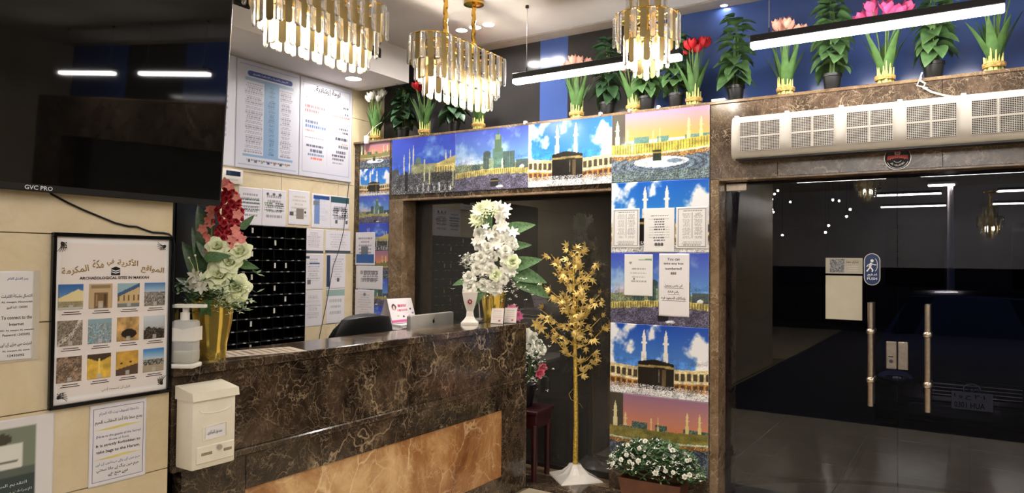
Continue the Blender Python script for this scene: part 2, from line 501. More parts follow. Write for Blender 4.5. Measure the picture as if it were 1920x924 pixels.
mat('ink_blue', (60, 76, 140), 0.6, noise=0.05)
mat('ink_gold', (150, 124, 62), 0.5, noise=0.12)
mat('ink_white', (236, 238, 240), 0.5, noise=0.03)
mat('ink_red', (190, 60, 64), 0.5, noise=0.1)
mat('sticker_blue', (24, 52, 98), 0.3, noise=0.05)
mat('asphalt', (34, 33, 34), 0.9, noise=0.25, scale=30)
mat('car_paint', (44, 46, 52), 0.22, metal=0.5, noise=0.05, coat=0.6)
mat('car_glass', (10, 12, 14), 0.05, noise=0.1)
mat('tyre', (16, 16, 16), 0.8, noise=0.1)
mat('plate_white', (250, 245, 236), 0.5, noise=0.04)
mat('chrome', (200, 200, 204), 0.1, metal=1.0, noise=0.03)
mat('dark_metal', (52, 46, 40), 0.4, metal=0.5, noise=0.1)
mat('facade_dark', (38, 38, 46), 0.8, noise=0.15)
mat('led_diffuser', (255, 249, 243), 0.5, emis=LED_STRENGTH, noise=0.0)
mat('downlight_glow', (252, 248, 246), 0.5, emis=SPOT_STRENGTH, noise=0.0)
mat('bulb_glow', (255, 246, 232), 0.5, emis=BULB_STRENGTH, noise=0.0)
mat('street_glow', (255, 245, 235), 0.5, emis=30.0)
mat('crystal', (255, 254, 252), 0.16, trans=0.85, ior=1.5, noise=0.02, scale=60, bump=0.25)
PRINT = print_material('printed_paper', 0.55)
GLOSSY = print_material('printed_board', 0.4, 0.0)
PHOTO = print_material('printed_photo', 0.3, 0.2)

XT, XB, YW, ZC, ZL = -2.57, -4.571, 4.5, 3.325, 2.585     # left wall, reception wall, entrance wall, ceiling, ledge
YG, YC = 4.65, 4.88                                       # glazing, clerestory panels

# ------------------------------------------------------------------ the setting
def slab(x0, x1, y0, y1, z0, z1, bev=0.0):
    return MB().box(x0, x1, y0, y1, z0, z1, bev)
fl = struct('floor', (slab(-4.7, 5.6, -9.2, 4.19, -0.12, -0.006), MATS['grout']))
tile = slab(0.002, 0.598, 0.002, 0.598, -0.006, 0.0).mesh('floor_tile', MATS['floor_stone'])
for i in range(-5, 5):
    for j in range(12):
        x, y = i * 0.6 + 0.46, 4.19 - 0.6 * (j + 1)
        if x < -2.6 and y < 1.5: continue
        obj('floor_tile', tile, fl, (x, y, 0))
rest = MB()
for x0, x1, y0, y1 in ((-4.571, 3.46, -9.2, -3.01), (3.46, 5.6, -9.2, 4.19)):
    rest.box(x0, x1, y0, y1, -0.006, -0.0005)
obj('tile_field', (rest, MATS['floor_stone']), fl)
bd = struct('floor_border', (slab(-4.7, 5.6, 4.19, 4.5, -0.12, 0.0), MATS['marble_dark']))
struct('floor_threshold', (slab(-4.7, 5.6, 4.5, 4.86, -0.12, 0.0), MATS['marble_trim']))

ce = struct('ceiling', (slab(-4.7, 5.6, -9.2, 4.72, ZC, ZC + 0.1), MATS['ceiling_paint']))
struct('ceiling_beam', (slab(-4.7, 5.6, 4.735, 4.98, ZC - 0.004, ZC + 0.1), MATS['beam_paint']))
so = struct('ceiling_soffit', (slab(XB, -3.988, -1.0, 4.55, 3.049, ZC), MATS['soffit_paint']))
def grille(par, y0, y1, z0, z1):
    obj('vent_recess', (slab(-3.988, -3.984, y0, y1, z0, z1), MATS['black_plastic']), par)
    n = int((z1 - z0) / 0.014)
    sl = slab(-3.984, -3.974, y0, y1, -0.0022, 0.0022).mesh('vent_slat', MATS['dark_metal'])
    for i in range(n):
        obj('vent_slat', sl, par, (0, 0, z0 + 0.014 * (i + 0.5)))
t = thing('air_vent', 'slatted grey air vent high on the bulkhead beside the television', 'vent'); grille(t, 2.35, 2.96, 3.19, 3.30)
t = thing('air_vent', 'small slatted air vent on the bulkhead right of the big chandelier', 'vent'); grille(t, 4.09, 4.20, 3.175, 3.255)

# left wall carrying the television, of stone tiles
wl = struct('wall_left', (slab(XT - 0.22, XT - 0.008, -2.2, 1.58, 0, ZC), MATS['grout']))
zs = [0.0, 0.165, 0.457, 0.749, 1.041, 1.333, 1.625, 1.917, 2.209, 2.501, 2.793, 3.085, ZC]
for a, b in zip(zs[:-1], zs[1:]):
    for y0, y1 in ((-2.2, -0.86), (-0.86, 0.36), (0.36, 1.585)):
        obj('wall_tile', (slab(XT - 0.01, XT, y0 + 0.0015, y1 - 0.0015, a + 0.0016, b - 0.0016, 0.0012), MATS['limestone']), wl)
# reception wall behind the counter
wr = struct('wall_reception', (slab(XB - 0.2, XB - 0.006, -9.2, 4.9, 0, ZC), MATS['grout']))
ys = [-9.2, 1.32, 1.92, 2.52, 3.12, 3.72, 4.32, 4.88]; zr = [0.0, 0.40, 1.0, 1.6, 2.2, 2.8, ZC]
for a, b in zip(ys[:-1], ys[1:]):
    for c, d in zip(zr[:-1], zr[1:]):
        obj('wall_tile', (slab(XB - 0.008, XB, a + 0.0015, b - 0.0015, c + 0.0015, d - 0.0015, 0.0012), MATS['limestone']), wr)
cpt = tag(obj('carpet', (slab(-2.5, 5.4, -9.1, 1.55, 0.0, 0.008), mat('carpet', (44, 42, 46), 0.95, noise=0.15, scale=40, bump=0.3))), 'dark carpet added behind the camera to darken the door reflection', 'carpet')  # unseen carpet, added so the door glass mirrors a darker floor
wre = struct('wall_rear', (slab(-4.7, 5.6, -9.4, -9.2, 0, ZC), mat('rear_paint', (186, 186, 196), 0.8, noise=0.03, scale=2)))
obj('dark_lower_band', (slab(-4.571, 5.6, -9.2, -9.17, 0, 1.5), MATS['black_gloss']), wre)  # unseen dark band, added so the door mirrors a dark lower wall
struct('wall_right', (slab(5.6, 5.8, -9.4, 4.98, 0, ZC), MATS['wall_paint']))
struct('wall_return', (slab(XB, XT - 0.22, -2.35, -2.2, 0, ZC), MATS['wall_paint']))

# entrance wall: core, piers, header slabs
wf = struct('wall_front', (slab(-4.571, -4.146, YW + 0.012, 4.9, 0, ZL - 0.02), MATS['marble_dark']))
obj('pier', (slab(-2.085, -1.39, YW + 0.004, 4.9, 0, ZL - 0.02), MATS['marble_brown']), wf)
obj('pilaster', (slab(-4.146, -3.994, YW, 4.9, 0, 2.062, 0.004), MATS['marble_trim']), wf)
obj('pilaster', (slab(-1.39, -1.334, YW - 0.004, 4.9, 0, 2.085, 0.004), MATS['marble_trim']), wf)
obj('wall_core', (slab(-4.146, -2.085, YW + 0.006, 4.9, 2.062, ZL - 0.02), MATS['marble_dark']), wf)
obj('wall_core', (slab(-1.39, 5.6, YW + 0.02, 4.9, 2.085, ZL - 0.02), MATS['marble_dark']), wf)
for x0, x1 in ((-1.392, -0.98), (-0.98, -0.12), (-0.12, 0.74), (0.74, 1.6), (1.6, 2.46), (2.46, 3.32), (3.32, 4.2), (4.2, 5.6)):
    obj('stone_slab', (slab(x0 + 0.001, x1 - 0.001, YW - 0.004, YW + 0.02, 2.085, ZL - 0.022, 0.0015), MATS['marble_brown']), wf)
obj('pier', (slab(0.62, 1.2, YW, 4.9, 0, 2.085, 0.004), MATS['marble_brown']), wf)
obj('pier', (slab(4.9, 5.6, YW, 4.9, 0, 2.085, 0.004), MATS['marble_brown']), wf)
struct('trim_1', (slab(-4.571, 5.6, YW - 0.008, 4.9, ZL - 0.02, ZL, 0.003), MATS['marble_trim']))
struct('trim_2', (slab(-3.994, -2.085, YW - 0.01, YW + 0.06, 2.045, 2.062, 0.003), MATS['marble_trim']))
struct('trim_3', (slab(-1.334, 0.62, YW - 0.01, YW + 0.10, 2.072, 2.087, 0.003), MATS['marble_trim']))
# window beside the counter
w1 = struct('window_1', (slab(-3.994, -2.085, YG + 0.05, YG + 0.062, 0.03, 2.03), MATS['window_glass']))
wfm = MB()
wfm.box(-3.994, -3.962, YG + 0.02, YG + 0.09, 0, 2.05); wfm.box(-2.115, -2.085, YG + 0.02, YG + 0.09, 0, 2.05)
wfm.box(-3.994, -2.085, YG + 0.02, YG + 0.09, 2.028, 2.062); wfm.box(-3.994, -2.085, YG + 0.02, YG + 0.09, 0.0, 0.03)
obj('window_frame', (wfm, MATS['dark_metal']), w1)
w2 = struct('window_2', (slab(1.2, 4.9, YG + 0.05, YG + 0.062, 0.03, 2.085), MATS['window_glass']))
obj('window_frame', (slab(1.2, 4.9, YG + 0.02, YG + 0.09, 0, 0.03), MATS['dark_metal']), w2)
# clerestory of coloured gloss panels above the ledge
wc = struct('wall_clerestory', (slab(-4.571, 5.6, YC + 0.012, YC + 0.08, ZL - 0.1, ZC), MATS['grout']))
for x0, x1, m in ((-4.571, -3.72, 'charcoal_panel'), (-3.72, -2.893, 'charcoal_panel'), (-2.893, -2.640, 'blue_panel'), (-2.640, -1.93, 'charcoal_panel'),
                  (-1.93, -0.72, 'blue_panel'), (-0.72, 0.5, 'blue_panel'), (0.5, 1.72, 'blue_panel'), (1.72, 2.94, 'blue_panel'), (2.94, 4.2, 'charcoal_panel'), (4.2, 5.6, 'blue_panel')):
    obj('wall_panel', (slab(x0 + 0.0005, x1 - 0.0005, YC, YC + 0.012, ZL - 0.02, ZC - 0.004), MATS[m]), wc)

# doors
def door(name, x0, x1, hx, label):
    d = struct(name, (slab(x0, x1, YG - 0.006, YG + 0.006, 0.012, 2.066), MATS['door_glass']))
    d['label'] = label
    return d
d1 = door('door_1', -1.330, -0.3485, 0, 'left leaf of the tinted glass entrance door')
d2 = door('door_2', -0.3455, 0.616, 0, 'right leaf of the tinted glass entrance door')
for d, hx, px0, px1 in ((d1, -0.482, -1.330, -1.20), (d2, -0.196, 0.48, 0.616)):
    for side in (-1, 1):
        y = YG + side * 0.05
        h = obj('door_handle', (MB().cyl((hx, y, 0.735), (hx, y, 1.333), 0.0155, seg=16), MATS['brushed_steel'], True), d)
        for z in (0.885, 1.165):
            obj('standoff', (MB().cyl((hx, YG + side * 0.006, z), (hx, y, z), 0.010, seg=10).sphere((hx, y, z), 0.0235, 14, 10), MATS['brushed_steel'], True), h)
    obj('patch_fitting', (slab(px0, px1, YG - 0.016, YG + 0.016, 2.02, 2.07, 0.003), MATS['brushed_steel']), d)
lk = obj('lock', (slab(-0.405, -0.350, YG - 0.022, YG + 0.022, 0.955, 1.112, 0.003), MATS['brushed_steel']), d1)
obj('keyhole', (MB().cyl((-0.378, YG - 0.026, 1.0), (-0.378, YG - 0.02, 1.0), 0.011, seg=12), MATS['chrome']), lk)
obj('key_slot', (slab(-0.380, -0.376, YG - 0.028, YG - 0.02, 0.992, 1.006), MATS['ink_black']), lk)
obj('thumb_turn', (slab(-0.392, -0.366, YG - 0.027, YG - 0.02, 1.022, 1.03, 0.001), MATS['chrome']), lk)
obj('strike_box', (slab(-0.344, -0.292, YG - 0.022, YG + 0.022, 0.955, 1.112, 0.003), MATS['brushed_steel']), d2)

# ------------------------------------------------------------------ outside: pavement, road, parked car, lamp post
pv = struct('pavement', (slab(-9, 12, 4.9, 7.95, -0.3, -0.05), MATS['grout']))
ptile = slab(0.0015, 0.7985, 0.0015, 0.6085, -0.05, -0.03).mesh('paving_stone', MATS['pavement_stone'])
for i in range(-7, 8):
    for j in range(5):
        obj('paving_stone', ptile, pv, (i * 0.8, 4.9 + 0.61 * j, 0))
inl = MB()
pts = [(math.cos(a) * 1.9 + 0.1, 4.2 + math.sin(a) * 1.75) for a in np.linspace(0.3, PI - 0.3, 28)]
pt2 = [(math.cos(a) * 1.8 + 0.1, 4.2 + math.sin(a) * 1.65) for a in np.linspace(0.3, PI - 0.3, 28)]
for k in range(27):
    inl.face([(*pts[k], -0.0285), (*pts[k + 1], -0.0285), (*pt2[k + 1], -0.0285), (*pt2[k], -0.0285)])
obj('dark_arc', (inl, MATS['asphalt']), pv)  # thin dark arc laid over the paving
struct('road', (slab(-30, 30, 7.95, 40, -0.4, -0.24), MATS['asphalt']))
ex = thing('street_building', 'dark building across the night street seen through the glass', 'building', (0, 24, -0.24))
obj('wall', (slab(-16, 14, 0, 6, 0, 9), MATS['facade_dark']), ex)
for i in range(9):
    for k in range(2):
        obj('window', (slab(-14.5 + i * 3.1, -13.0 + i * 3.1, -0.06, 0.02, 1.2 + 3.4 * k, 3.0 + 3.4 * k), MATS['car_glass']), ex)
car = thing('parked_car', 'dark saloon car parked nose-on outside the glass door', 'car', (0.02, 8.32, -0.24))
prof = [(0.0, 0.30), (0.0, 0.62), (0.10, 0.74), (0.85, 0.90), (1.25, 0.98), (1.95, 1.38), (2.5, 1.46), (3.2, 1.42), (3.9, 1.10), (4.4, 1.04), (4.5, 0.6), (4.45, 0.28)]
bm_ = MB()
def carsec(y, z):
    w = 0.90 if z < 0.95 else 0.90 - (z - 0.95) * 0.55
    return w
prev = None
for (y, z) in prof:
    w = carsec(y, z); w2 = 0.84 if y < 0.05 or y > 4.42 else 0.9
    w = min(w, w2)
    R = [bm_.bm.verts.new(p) for p in ((-w, y, z), (-w * 0.5, y - 0.05, z + 0.015), (0, y - 0.07, z + 0.02), (w * 0.5, y - 0.05, z + 0.015), (w, y, z))]
    if prev:
        for a in range(4): bm_.bm.faces.new((prev[a], prev[a + 1], R[a + 1], R[a]))
    prev = R
for s in (-1, 1):
    pl = [bm_.bm.verts.new((s * min(carsec(y, z), 0.84 if y < 0.05 or y > 4.42 else 0.9), y, z)) for (y, z) in prof] 
    bm_.bm.faces.new(pl)
bmesh.ops.remove_doubles(bm_.bm, verts=bm_.bm.verts[:], dist=0.001)
obj('body', (bm_, MATS['car_paint'], True), car)
obj('bumper', (MB().box(-0.84, 0.84, -0.10, 0.3, 0.22, 0.46, 0.05, 3), MATS['car_paint'], True), car)
gr = obj('radiator_grille', (MB().box(-0.42, 0.42, -0.085, -0.02, 0.50, 0.66, 0.02), MATS['black_plastic']), car)
for k in range(4):
    obj('grille_bar', (slab(-0.40, 0.40, -0.095, -0.08, 0.52 + 0.035 * k, 0.528 + 0.035 * k), MATS['chrome']), gr)
em = MB().torus((0, -0.10, 0.60), 0.07, 0.008, 20, 6, 'y', 0.72)
em.tube([(-0.06, -0.10, 0.615), (-0.025, -0.10, 0.60), (0, -0.10, 0.575), (0.025, -0.10, 0.60), (0.06, -0.10, 0.615)], 0.006, 5)
obj('emblem', (em, MATS['chrome'], True), gr)
for s in (-1, 1):
    obj('headlight', (MB().sphere((s * 0.66, -0.01, 0.64), 0.17, 14, 8, (1, 0.5, 0.45)), MATS['chrome'], True), car)
    for y in (0.85, 3.55):
        wv = obj('wheel', (MB().cyl((s * 0.72, y, 0.31), (s * 0.91, y, 0.31), 0.31, seg=24), MATS['tyre'], True), car)
        obj('hub_cap', (MB().cyl((s * 0.90, y, 0.31), (s * 0.92, y, 0.31), 0.19, 0.17, seg=18), MATS['chrome']), wv)
ws = MB(); ws.face([(-0.80, 1.23, 1.0), (0.80, 1.23, 1.0), (0.66, 1.92, 1.40), (-0.66, 1.92, 1.40)])
obj('windscreen', (ws, MATS['car_glass']), car)
lp = obj('licence_plate', (slab(-0.168, 0.168, -0.115, -0.10, 0.40, 0.57, 0.004), MATS['plate_white']), car)
for txt, z, ar in (('٣٠١ ح و ا', 0.525, True), ('0301 HUA', 0.445, False)):
    obj('lettering', text_mesh(arabic(txt) if ar else txt, 0.25, 0.055, MATS['ink_black'], 0.01), lp, (-0.02, -0.1165, z), ROT_N)
sl = thing('street_lamp', 'pale street lamp post with glowing head beyond the entrance', 'lamp', (-0.36, 19.5, -0.24))
obj('post', (MB().cyl((0, 0, 0), (0, 0, 3.7), 0.09, 0.06, 12), MATS['white_plastic'], True), sl)
obj('lamp_head', (MB().box(-0.5, 0.15, -0.12, 0.12, 3.70, 3.80, 0.03), MATS['dark_metal']), sl)
obj('lens', (slab(-0.45, 0.08, -0.10, 0.10, 3.68, 3.70), MATS['street_glow']), sl)

# ------------------------------------------------------------------ reception counter
MD = MATS['marble_dark']
ct = thing('reception_counter', 'long dark brown marble reception counter with amber stone panel', 'counter', (XT, 1.585, 0))
def cpart(n, x0, x1, y0, y1, z0, z1, m, bev=0.003):
    return obj(n, (slab(x0 - XT, x1 - XT, y0 - 1.585, y1 - 1.585, z0, z1, bev), m), ct)
cpart('top_slab', -2.875, -2.552, 1.59, 4.18, 1.092, 1.13, MD, 0.004)
cpart('front_slab', -2.62, -2.572, 1.595, 2.72, 0.752, 1.092, MD, 0.001)
cpart('front_slab', -2.62, -2.572, 2.72, 4.185, 0.752, 1.092, MD, 0.001)
cpart('ledge_moulding', -2.63, -2.556, 1.595, 4.195, 0.722, 0.752, MD, 0.006)
cpart('lower_rail', -2.63, -2.568, 1.932, 3.90, 0.577, 0.722, MD, 0.001)
cpart('corner_post', -2.63, -2.568, 1.64, 1.930, 0.0, 0.722, MD, 0.001)
cpart('corner_post', -2.87, -2.568, 3.902, 4.195, 0.0, 0.722, MD, 0.001)
cpart('plinth', -2.63, -2.568, 1.932, 3.90, 0.0, 0.142, MD, 0.001)
cpart('inlay_panel', -2.64, -2.578, 1.932, 3.90, 0.142, 0.577, MATS['onyx_panel'], 0.0)
cpart('end_slab', -2.87, -2.62, 4.15, 4.185, 0.752, 1.092, MD, 0.001)
cpart('back_panel', -2.87, -2.84, 1.60, 4.15, 0.0, 1.092, MATS['black_plastic'], 0.0)

# complaints box screwed to the counter front
cb = thing('complaints_box', 'cream plastic complaints box with lock fixed to the counter front', 'box', (-2.555, 1.602, 0.748))
b_ = MB().box(0, 0.108, 0.0, 0.188, 0.0, 0.272, 0.010, 2)
obj('body', (b_, MATS['cream_plastic'], True), cb)
lid = MB()
lid.prism([(0, 0), (0.118, 0), (0.112, 0.03), (0.0, 0.05)], -0.196, 0.004)
obj('lid', (lid, MATS['cream_plastic']), cb, (0, 0, 0.262), (PI / 2, 0, 0))
# front details: local frame on its face
fc = (0.109, 0.094, 0.136)
arc = MB(); arc.tube([(0, math.cos(a) * 0.07, math.sin(a) * 0.018) for a in np.linspace(PI, 2 * PI, 14)], 0.0025, 5)
obj('grip_groove', (arc, MATS['white_plastic'], True), cb, (0.108, 0.098, 0.225))
dr = obj('flap_door', (slab(0, 0.006, -0.078, 0.085, 0, 0.066, 0.003), MATS['cream_plastic']), cb, (0.107, 0.094, 0.022))
for y0, y1 in ((-0.058, -0.012), (0.038, 0.074)):
    obj('finger_slot', (slab(0.0055, 0.0075, y0, y1, 0.03, 0.041, 0.001), mat('slot_shade', (150, 132, 112), 0.6, noise=0.05)), dr)
obj('lock', (MB().cyl((0.005, 0.018, 0.05), (0.012, 0.018, 0.05), 0.010, seg=14), MATS['chrome']), dr)
lb = obj('paper_label', (slab(0, 0.0015, -0.04, 0.045, 0, 0.046), MATS['paper']), cb, (0.1085, 0.094, 0.112))
obj('lettering', text_mesh(arabic('صندوق الشكاوى'), 0.062, 0.016, MATS['ink_black'], 0.01), lb, (0.0022, 0.0, 0.022), ROT_W)
fr = MB(); fr.tube([(0, -0.05, 0.0), (0, -0.052, 0.05), (0, 0.05, 0.055), (0, 0.052, 0.004), (0, -0.05, 0.0)], 0.0018, 4)
obj('label_frame', (fr, MATS['cream_plastic']), lb, (0.001, 0.0, -0.004))

# ------------------------------------------------------------------ television
tv = thing('television', 'large black wall-mounted television tilted above the framed poster', 'television', (-2.515, 0.0, 1.757), (0, math.radians(4.0), 0))
obj('bezel', (MB().box(-0.045, 0.0, 0.08, 1.752, 0.0, 0.955, 0.004), MATS['black_plastic']), tv)
obj('screen', (slab(0.0, 0.0015, 0.092, 1.742, 0.024, 0.945), MATS['screen_black']), tv)
obj('lettering', text_mesh('GVC PRO', 0.082, 0.014, MATS['ink_white'], 0.015), tv, (0.0015, 1.09, 0.0125), ROT_W)
br = MB()
br.box(-0.066, -0.04, 0.6, 0.66, 0.25, 0.75); br.box(-0.066, -0.04, 1.2, 1.26, 0.25, 0.75)
obj('wall_bracket', (br, MATS['dark_metal']), tv)
cable = MB()
cp = [(1.135, 1.78), (1.15, 1.757), (1.20, 1.733), (1.25, 1.712), (1.30, 1.694), (1.36, 1.672), (1.41, 1.662), (1.44, 1.662), (1.47, 1.652), (1.50, 1.644), (1.545, 1.643), (1.565, 1.640), (1.578, 1.630), (1.588, 1.60), (1.589, 1.40), (1.588, 1.14)]
cable.tube([(XT + 0.006, y, z) for y, z in cp], 0.0038, 6)
tag(obj('power_cable', (cable, MATS['black_plastic'], True)), 'thin black cable drooping across the wall under the television', 'cable')

# ------------------------------------------------------------------ printed things on the left wall
def wall_sheet(name, label, cat, cv, x, y0, y1, z0, z1, m=PRINT, thick=0.0015, group=None):
    """sheet on a wall that faces +X; centre of the sheet is its origin"""
    o = obj(name, cv.mesh(name, y1 - y0, z1 - z0, m, thick), None, (x, (y0 + y1) / 2, (z0 + z1) / 2), ROT_W)
    return tag(o, label, cat, group)
def front_sheet(name, label, cat, cv, x0, x1, y, z0, z1, m=PRINT, thick=0.0015, group=None):
    o = obj(name, cv.mesh(name, x1 - x0, z1 - z0, m, thick), None, ((x0 + x1) / 2, y, (z0 + z1) / 2), ROT_N)
    return tag(o, label, cat, group)
IK, IB, IG, IW, IR = (MATS[k] for k in ('ink_black', 'ink_blue', 'ink_gold', 'ink_white', 'ink_red'))

pf = thing('framed_poster', 'black framed poster of twelve archaeological sites on the left wall', 'poster', (XT + 0.002, 1.3665, 1.335), ROT_W)
pw, ph = 0.424, 0.590
for n, a in (('top', (-pw / 2, pw / 2, ph / 2 - 0.013, ph / 2)), ('bottom', (-pw / 2, pw / 2, -ph / 2, -ph / 2 + 0.013)), ('l', (-pw / 2, -pw / 2 + 0.012, -ph / 2 + 0.013, ph / 2 - 0.013)), ('r', (pw / 2 - 0.012, pw / 2, -ph / 2 + 0.013, ph / 2 - 0.013))):
    obj('frame_bar', (slab(*a, 0, 0.018, 0.002), MATS['black_gloss']), pf)
cv = Canvas(60, 84, (240, 230, 224)); cv.blend(fbm(60, 84, 5, 3, 3) * 0.12, (205, 195, 190)); cv.border(0.015, (246, 244, 242), 0.03)
sh = obj('poster_sheet', cv.mesh('poster_sheet', pw - 0.02, ph - 0.02, PHOTO, 0.004), pf, (0, 0, 0.002))
title = arabic('المواقع الأثرية في مكة المكرمة')
words_ = title.split(' ')
ws_ = [max(1, len(w)) for w in words_]; tot = sum(ws_) + 0.9 * (len(ws_) - 1)
acc = 0
for w, n in zip(words_, ws_):
    tmid = (acc + n / 2) / tot - 0.5; acc += n + 0.9
    wd = 0.36 * n / tot
    letter(sh, w, tmid * 0.36, 0.196 - 0.20 * tmid * tmid, IG, width=wd, height=0.030 if n > 2 else 0.026, z=0.0048, rot=-0.38 * tmid, bold=0.02)
cu = MB(); cu.box(-0.016, 0.016, -0.015, 0.009, 0.0, 0.0008)
ka = obj('emblem', (cu, IK), sh, (0, 0.165, 0.0042))
obj('emblem_roof', (MB().prism([(-0.016, 0.010), (0, 0.005), (0.016, 0.010), (0, 0.016)], 0, 0.0008), IK), ka)
for z_ in (-0.004, 0.003):
    obj('emblem_band', (MB().prism([(-0.016, z_), (0, z_ - 0.005), (0.016, z_), (0.016, z_ + 0.003), (0, z_ - 0.002), (-0.016, z_ + 0.003)], 0.0008, 0.0012), IW), ka)
letter(sh, 'ARCHAEOLOGICAL SITES IN MAKKAH', 0.0, 0.141, IK, width=0.245, height=0.010, z=0.0048, bold=0.03)
def photo(kind, seed):
    c = Canvas(30, 30, (150, 140, 120)); n = fbm(30, 30, seed, 4, 4); g = n[..., None]
    if kind == 'tent':
        c.grad(0, 0.5, (44, 96, 160), (100, 140, 190)); c.blend((c.y > 0.55 - 0.35 * (1 - np.abs(c.x - 0.8) / 0.8)) & (c.y < 0.72), (232, 214, 160)); c.rect(0, 0.66, 1, 0.9, (170, 156, 120)); c.lines(0, 1, 0.7, 0.9, 3, (110, 96, 70)); c.rect(0, 0.9, 1, 1, (200, 196, 190))
    elif kind == 'gate':
        c.rect(0, 0, 1, 1, (196, 170, 130)); c.rect(0.08, 0.05, 0.92, 0.2, (150, 126, 92)); c.rect(0.22, 0.35, 0.82, 1, (120, 92, 60)); c.rect(0.4, 0.7, 0.6, 1, (190, 176, 150)); c.rect(0.28, 0.42, 0.36, 0.9, (160, 130, 90)); c.rect(0.64, 0.42, 0.74, 0.9, (80, 60, 40))
    elif kind == 'hall':
        c.rect(0, 0, 1, 1, (150, 180, 190)); c.blend(c.y > 0.45 - 0.35 * c.x, (206, 178, 128)); c.blend((np.abs(c.y - (0.5 - 0.42 * c.x)) < 0.08), (64, 92, 128)); c.blend((c.y > 0.5) & (c.y < 0.75) & (np.sin(c.x * 28) > 0.5), (110, 86, 60)); c.rect(0, 0.85, 1, 1, (120, 128, 130))
    elif kind == 'town':
        c.grad(0, 0.4, (70, 120, 176), (180, 200, 215)); c.rect(0, 0.4, 1, 1, (120, 112, 104)); c.speck(c.y > 0.4, ((200, 194, 186), (60, 58, 56), (150, 140, 130)), 0.25, seed)
    elif kind == 'road':
        c.rect(0, 0, 1, 1, (132, 120, 104)); c.blend(np.abs(c.y + c.x - 1.05 + 0.1 * np.sin(9 * c.x)) < 0.12, (214, 208, 196)); c.speck(c.y > 0, ((90, 80, 68), (170, 158, 140)), 0.3, seed)
    elif kind == 'city':
        c.rect(0, 0, 1, 1, (140, 170, 178)); c.speck(c.y > 0.2, ((196, 206, 206), (96, 120, 126), (170, 150, 120), (110, 150, 176)), 0.25, seed)
    elif kind == 'cave':
        c.a = np.array((206, 164, 104)) * (0.6 + 0.7 * g); c.ell(0.55, 0.7, 0.35, 0.2, (40, 26, 16))
    elif kind == 'rock':
        c.grad(0, 1, (206, 214, 222), (160, 160, 160)); c.blend(c.y > 0.35 + 0.5 * n, (46, 40, 36)); c.speck(c.y > 0.5, ((120, 108, 90),), 0.2, seed)
    elif kind == 'hill':
        c.a = np.array((128, 104, 84)) * (0.35 + 1.3 * g); c.speck(c.y > 0, ((190, 170, 150), (70, 60, 54)), 0.12, seed)
    elif kind == 'gold':
        c.a = np.array((226, 184, 74)) * (0.75 + 0.45 * g); c.blend(c.y < 0.22 - 0.35 * np.abs(c.x - 0.5) + 0.1, (70, 56, 40)); c.rect(0.48, 0.2, 0.52, 0.9, (244, 214, 120))
    elif kind == 'dome':
        c.a = np.array((220, 172, 74)) * (0.75 + 0.4 * g); c.blend(c.y > 0.75 - 0.2 * c.x, (90, 70, 56)); c.ell(0.25, 0.5, 0.05, 0.04, (50, 36, 22)); c.ell(0.65, 0.47, 0.05, 0.04, (50, 36, 22))
    else:
        c.grad(0, 0.45, (60, 130, 200), (196, 214, 226)); c.rect(0, 0.45, 1, 0.72, (70, 70, 62)); c.speck((c.y > 0.4) & (c.y < 0.7), ((196, 190, 176),), 0.25, seed); c.rect(0, 0.72, 1, 1, (176, 160, 136))
    c.rect(0.42, 0.8, 0.6, 0.97, (190, 188, 184), 0.9)
    return c
kinds = [['tent', 'gate', 'hall', 'town'], ['road', 'city', 'cave', 'rock'], ['hill', 'gold', 'dome', 'plaza']]
for j in range(3):
    for i in range(4):
        ph_ = obj('site_photo', photo(kinds[j][i], 11 + j * 4 + i).mesh('site_photo', 0.080, 0.086, PHOTO, 0.001), sh, (-0.149 + i * 0.0985, 0.078 - j * 0.1225, 0.0042))
        for k, wd in ((0, 0.05), (1, 0.062)):
            obj('caption', (slab(-wd / 2, wd / 2, -0.0012, 0.0012, 0, 0.0006), MATS['dark_metal']), ph_, (0.004, -0.052 - 0.007 * k, 0))
letter(sh, 'قبل أن تسمعه أذني', 0.01, -0.252, IK, width=0.10, height=0.014, z=0.0048, ar=True)
orn = MB()
for k in range(5):
    a0 = k * 0.35
    orn.tube([(0.004 + 0.034 * tt * math.cos(a0 * 0.7 + 0.9 * tt), -0.004 - 0.034 * tt * math.sin(a0 * 0.7 + 0.9 * tt), 0.0008) for tt in np.linspace(0.1, 1, 7)], [0.0016 * (1.15 - q) + 0.0004 for q in np.linspace(0.1, 1, 7)], 4)
for k in range(9):
    orn.sphere((0.008 + 0.004 * (k % 3) * 1.8, -0.007 - 0.008 * (k // 3), 0.0006), 0.0024, 6, 4, (1, 1, 0.3))
orn = orn.mesh('corner_ornament', MATS['dark_metal'])
for x, y, a in ((-0.19, 0.268, 0), (0.19, 0.268, -PI / 2), (0.19, -0.268, PI), (-0.19, -0.268, PI / 2)):
    obj('corner_ornament', orn, sh, (x, y, 0.0042), (0, 0, a))

